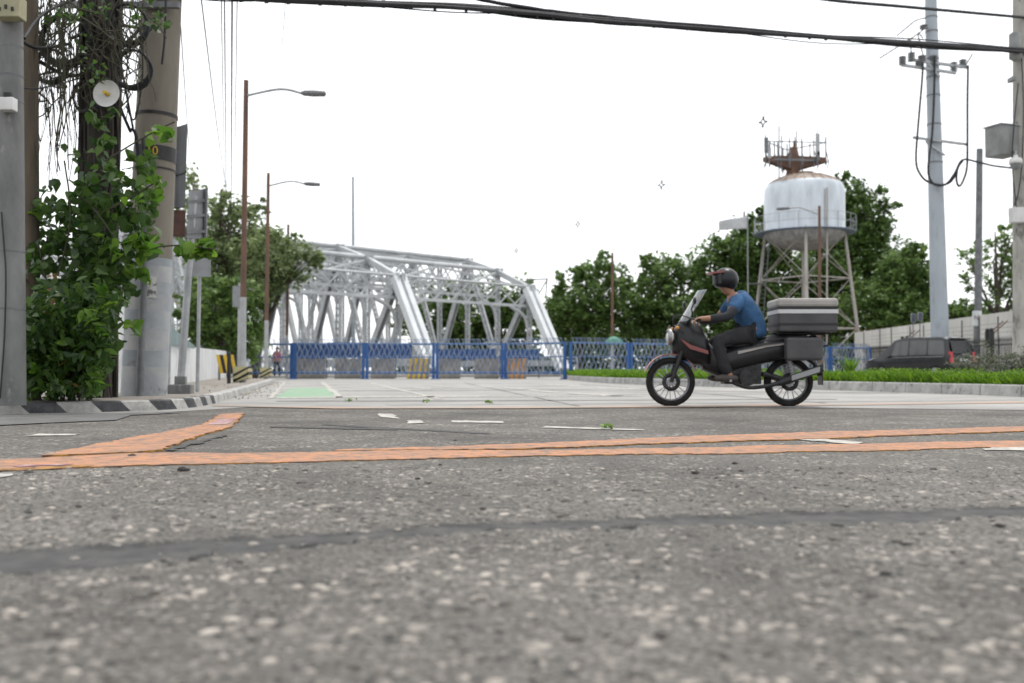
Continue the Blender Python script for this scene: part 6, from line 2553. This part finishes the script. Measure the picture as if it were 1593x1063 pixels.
main = [(250, -14), (340, -6), (462, 0), (590, 5), (706, 11), (830, 21), (949, 32), (1100, 44), (1274, 57), (1430, 68), (1600, 79)]
bun = thing('cable_bundle', 'thick bundle of black cables sagging across the top of the sky', 'cable bundle', at(900, 28, 16))
for k, (dy, dd, r) in enumerate(((0, 0, .036), (4, .08, .03), (-3.2, -.06, .032), (1.5, -.12, .03), (6.5, .03, .02), (-6, .1, .014), (8, -.05, .01))):
    pts = smooth_path([at(x, y + dy * (1 + .3 * math.sin(x * .011 + k)) * (.6 + .4 * math.cos(x * .02 + k * 2)), dlerp(x, 250, 12.2, 1590, 23.7) + dd) for x, y in main], 8)
    mb = MB()
    mb.tube(pts, r, 8)
    mb.build('strand', M['cable'], bun)
for k in range(34):
    mb = MB()
    x = 300 + k * 38 + rnd.uniform(-10, 10)
    ys = np.interp(x, [p[0] for p in main], [p[1] for p in main])
    d = dlerp(x, 250, 12.2, 1590, 23.7)
    c = at(x, ys + 1, d)
    mb.tube([c - Vector((.02, 0, 0)), c + Vector((.02, 0, 0))], .06, 8)
    mb.build('cable_tie', M['black'], bun)
overhead([(700, -12), (760, 2), (860, 18), (960, 28), (1060, 38)], .03, 'black cable dipping into the thick bundle from the top edge', wob=.004)
overhead([(1180, -18), (1290, 0), (1400, 10), (1500, 19), (1600, 28)], .035, 'black cable above the bundle crossing the top right corner')
# wires running away down the left street
for (x0, y0, x1, y1, r) in ((281, 40, 300, 296, .009), (312, -10, 353, 298, .011), (344, -10, 350, 300, .009), (349, -10, 352.5, 320, .012), (361, -10, 359.5, 333, .016), (369, -10, 364, 320, .009), (445, -10, 430, 165, .006), (390, -10, 397, 125, .004)):
    a, b = at(x0, y0, 14.5), at(x1, y1, 44)
    pts = []
    for k in range(13):
        f = k / 12
        p = a.lerp(b, f)
        p.z -= .25 * math.sin(math.pi * f)
        pts.append(p)
    mb = MB()
    mb.tube(pts, r, 5)
    tag(mb.build('street_wire', M['cable']), 'thin dark wire running back over the left street', 'wire', 'wires over the left street')
# spaced line from the steel pole: three wires with sky glare painted in, and diamond spacers
SPP = [(1440, 40, 47), (1187, 190, 41), (1029, 288, 49), (899, 349, 64), (803, 390, 74)]
nodes = [at(*s_) for s_ in SPP]
path = smooth_path(nodes, 10)
for offs in ((0, .22), (-.16, 0), (.16, 0)):
    mb = MB()
    mb.tube([p + Vector((offs[0], 0, offs[1])) for p in path], .004, 4)
    tag(mb.build('spaced_wire', M['wire_glare']), 'fine pale wire running left from the steel pole through the spacers', 'wire', 'fine pale wires of the spaced line')
sl_ = ['black diamond cable spacer in the sky, highest, just left of the antennas', 'black diamond cable spacer in the sky left of the pale flag', 'black diamond cable spacer in the open middle sky, third from the tower', 'black diamond cable spacer in the sky, lowest, above the bridge end']
for i, (p, L) in enumerate(zip(nodes[1:], sl_)):
    mb = MB()
    ring = [(0, .2), (.09, .07), (.13, 0), (.09, -.07), (0, -.2), (-.09, -.07), (-.13, 0), (-.09, .07), (0, .2)]
    ring = [(0, .14), (.1, 0), (0, -.14), (-.1, 0), (0, .14)]
    for (a, b), (c, d) in zip(ring, ring[1:]):
        mb.tube([p + Vector((a, 0, b)), p + Vector((c, 0, d))], .028, 6)
    for a, b in ((.02, .2), (.15, .02), (-.02, -.2), (-.15, -.03)):
        mb.tube([p + Vector((a * .65, 0, b * .65)), p + Vector((a * 1.15, 0, b * 1.15))], [.03, .05], 6)
    tag(mb.build('cable_spacer', M['black']), L, 'cable spacer', 'diamond cable spacers in the sky')


# ------------------------------------------------------------------ trees
def pxblob(px, py, rx, ry, d, depth=None):
    c = at(px, py, d)
    k = d / F
    return (c.x, c.y, c.z, rx * k, (depth or (rx + ry) / 2) * k, ry * k)


def pxtree(name, label, bpx, d, blobs, n, size, m, r=.2, group=None, **kw):
    b = XY(bpx, d)
    return tree(name, label, b, [pxblob(*q, d + rnd.uniform(-1.2, 1.2)) for q in blobs], n, size, M[m], r, group, **kw)


# left, before the bridge
LG = 'trees left of the bridge'
pxtree('street_tree', 'tall olive green street tree behind the rusty lamp posts', 345, 47, [(345, 385, 52, 62), (320, 345, 30, 40), (375, 350, 42, 42), (340, 450, 48, 50), (395, 395, 44, 50), (318, 420, 26, 44), (355, 322, 22, 24), (300, 290, 12, 16)], 9500, .24, 'leaf_olive_haze', .22, LG, shell=.35)
pxtree('street_tree', 'olive tree spreading its crown over the left end of the bridge', 393, 50, [(430, 400, 48, 40), (465, 405, 36, 32), (405, 440, 42, 44), (440, 435, 34, 26), (488, 402, 16, 14), (395, 375, 26, 26), (428, 372, 20, 14)], 7200, .24, 'leaf_olive_haze', .2, LG, shell=.35)
pxtree('street_tree', 'dark shrubby tree low behind the white wall and signs', 338, 43.5, [(335, 480, 44, 50), (372, 490, 34, 48), (305, 500, 28, 46), (350, 535, 46, 34), (385, 525, 24, 36)], 9500, .22, 'leaf_mid', .15, LG, shell=.3)
pxtree('street_tree', 'sparse tall sapling just right of the thick concrete pole', 305, 52, [(300, 275, 14, 18), (310, 300, 18, 14), (292, 320, 14, 24), (306, 340, 20, 30)], 420, .26, 'leaf_olive_haze', .1, LG, shell=.2)
# right of the bridge
RG = 'trees behind the fence on the right'
pxtree('broad_tree', 'dark tree seen through the right half of the bridge trusses', 700, 100, [(650, 500, 40, 34), (690, 480, 36, 44), (730, 490, 40, 44), (770, 480, 40, 48), (810, 485, 34, 48), (700, 525, 60, 26), (780, 525, 60, 26)], 14000, .46, 'leaf_dark', .3, RG, shell=.3)
pxtree('broad_tree', 'green tree rising right of the bridge end posts', 900, 95, [(880, 480, 36, 44), (915, 460, 34, 46), (945, 425, 26, 30), (900, 510, 40, 34), (930, 495, 40, 40), (868, 505, 26, 40), (960, 455, 24, 34)], 14000, .4, 'leaf_mid', .3, RG, shell=.3)
pxtree('broad_tree', 'green tree behind the bare rusty post left of the motorcycle', 1010, 98, [(985, 470, 30, 40), (1020, 440, 32, 40), (1050, 425, 34, 30), (1075, 450, 26, 40), (1000, 500, 40, 40), (1045, 490, 46, 44), (1080, 500, 36, 40), (1010, 415, 16, 18)], 17000, .4, 'leaf_mid', .3, RG, shell=.3)
pxtree('broad_tree', 'large dark tree left of the water tower legs', 1150, 90, [(1120, 410, 32, 44), (1150, 385, 36, 38), (1185, 375, 34, 44), (1135, 450, 46, 46), (1180, 430, 44, 50), (1150, 500, 56, 46), (1205, 490, 40, 56), (1195, 330, 14, 22), (1105, 480, 30, 50)], 26000, .4, 'leaf_dark', .35, RG, shell=.3)
pxtree('broad_tree', 'tallest tree, dense and green, right behind the water tank', 1330, 92, [(1335, 310, 34, 36), (1310, 285, 16, 16), (1355, 340, 32, 40), (1320, 350, 40, 50), (1345, 400, 50, 50), (1290, 420, 50, 56), (1375, 370, 20, 26), (1385, 420, 34, 40), (1250, 440, 46, 60), (1300, 490, 60, 46), (1250, 510, 50, 36)], 30000, .4, 'leaf_dark', .4, RG, shell=.3)
pxtree('broad_tree', 'bright leaved tree above the left end of the cream wall', 1400, 84, [(1410, 425, 36, 40), (1385, 460, 40, 44), (1430, 450, 24, 46), (1345, 480, 44, 36), (1400, 490, 50, 34), (1440, 480, 24, 34), (1420, 392, 14, 14)], 17000, .36, 'leaf_mid', .3, RG, shell=.3)
pxtree('broad_tree', 'thin open tree above the cream wall at the right edge', 1560, 80, [(1545, 405, 36, 24), (1590, 385, 34, 40), (1510, 400, 24, 14), (1570, 440, 40, 26), (1515, 440, 26, 14), (1600, 450, 30, 50), (1500, 475, 22, 12), (1535, 470, 26, 14), (1575, 360, 20, 16)], 2600, .42, 'leaf_mid', .25, RG, shell=.15, clump=.9)
pxtree('broad_tree', 'low rounded tree showing between the steel pole and the banded pole', 1500, 90, [(1490, 485, 26, 18), (1515, 492, 26, 14), (1470, 490, 24, 20), (1545, 492, 30, 12)], 2400, .42, 'leaf_mid', .2, RG, shell=.2)

# undergrowth and far woods behind the fence, one mass
n = 15000
px_ = 620 + 860 * rng.random(n)
d_ = 101 + 14 * rng.random(n)
top_ = 3.6 + 1.5 * np.sin(px_ * .021) + .8 * np.sin(px_ * .07 + 1)
top_ = top_ * np.clip((px_ - 615) / 60, .25, 1)
pts = np.stack([(px_ - CX) / F * d_, d_, top_ * rng.random(n) ** .75], 1)
stuff(raw_mesh('far_woods', leaf_cloud(pts, .55 + .4 * rng.random(n), LEAF_DIAMOND), 4, M['leaf_dark']))
n = 2600
pts = np.stack([-175 + 145 * rng.random(n), 150 + rng.random(n) * 30, 2.6 * rng.random(n) ** .8], 1)
stuff(raw_mesh('far_scrub', leaf_cloud(pts, .9 + 1.0 * rng.random(n), LEAF_DIAMOND), 4, M['leaf_dark']))
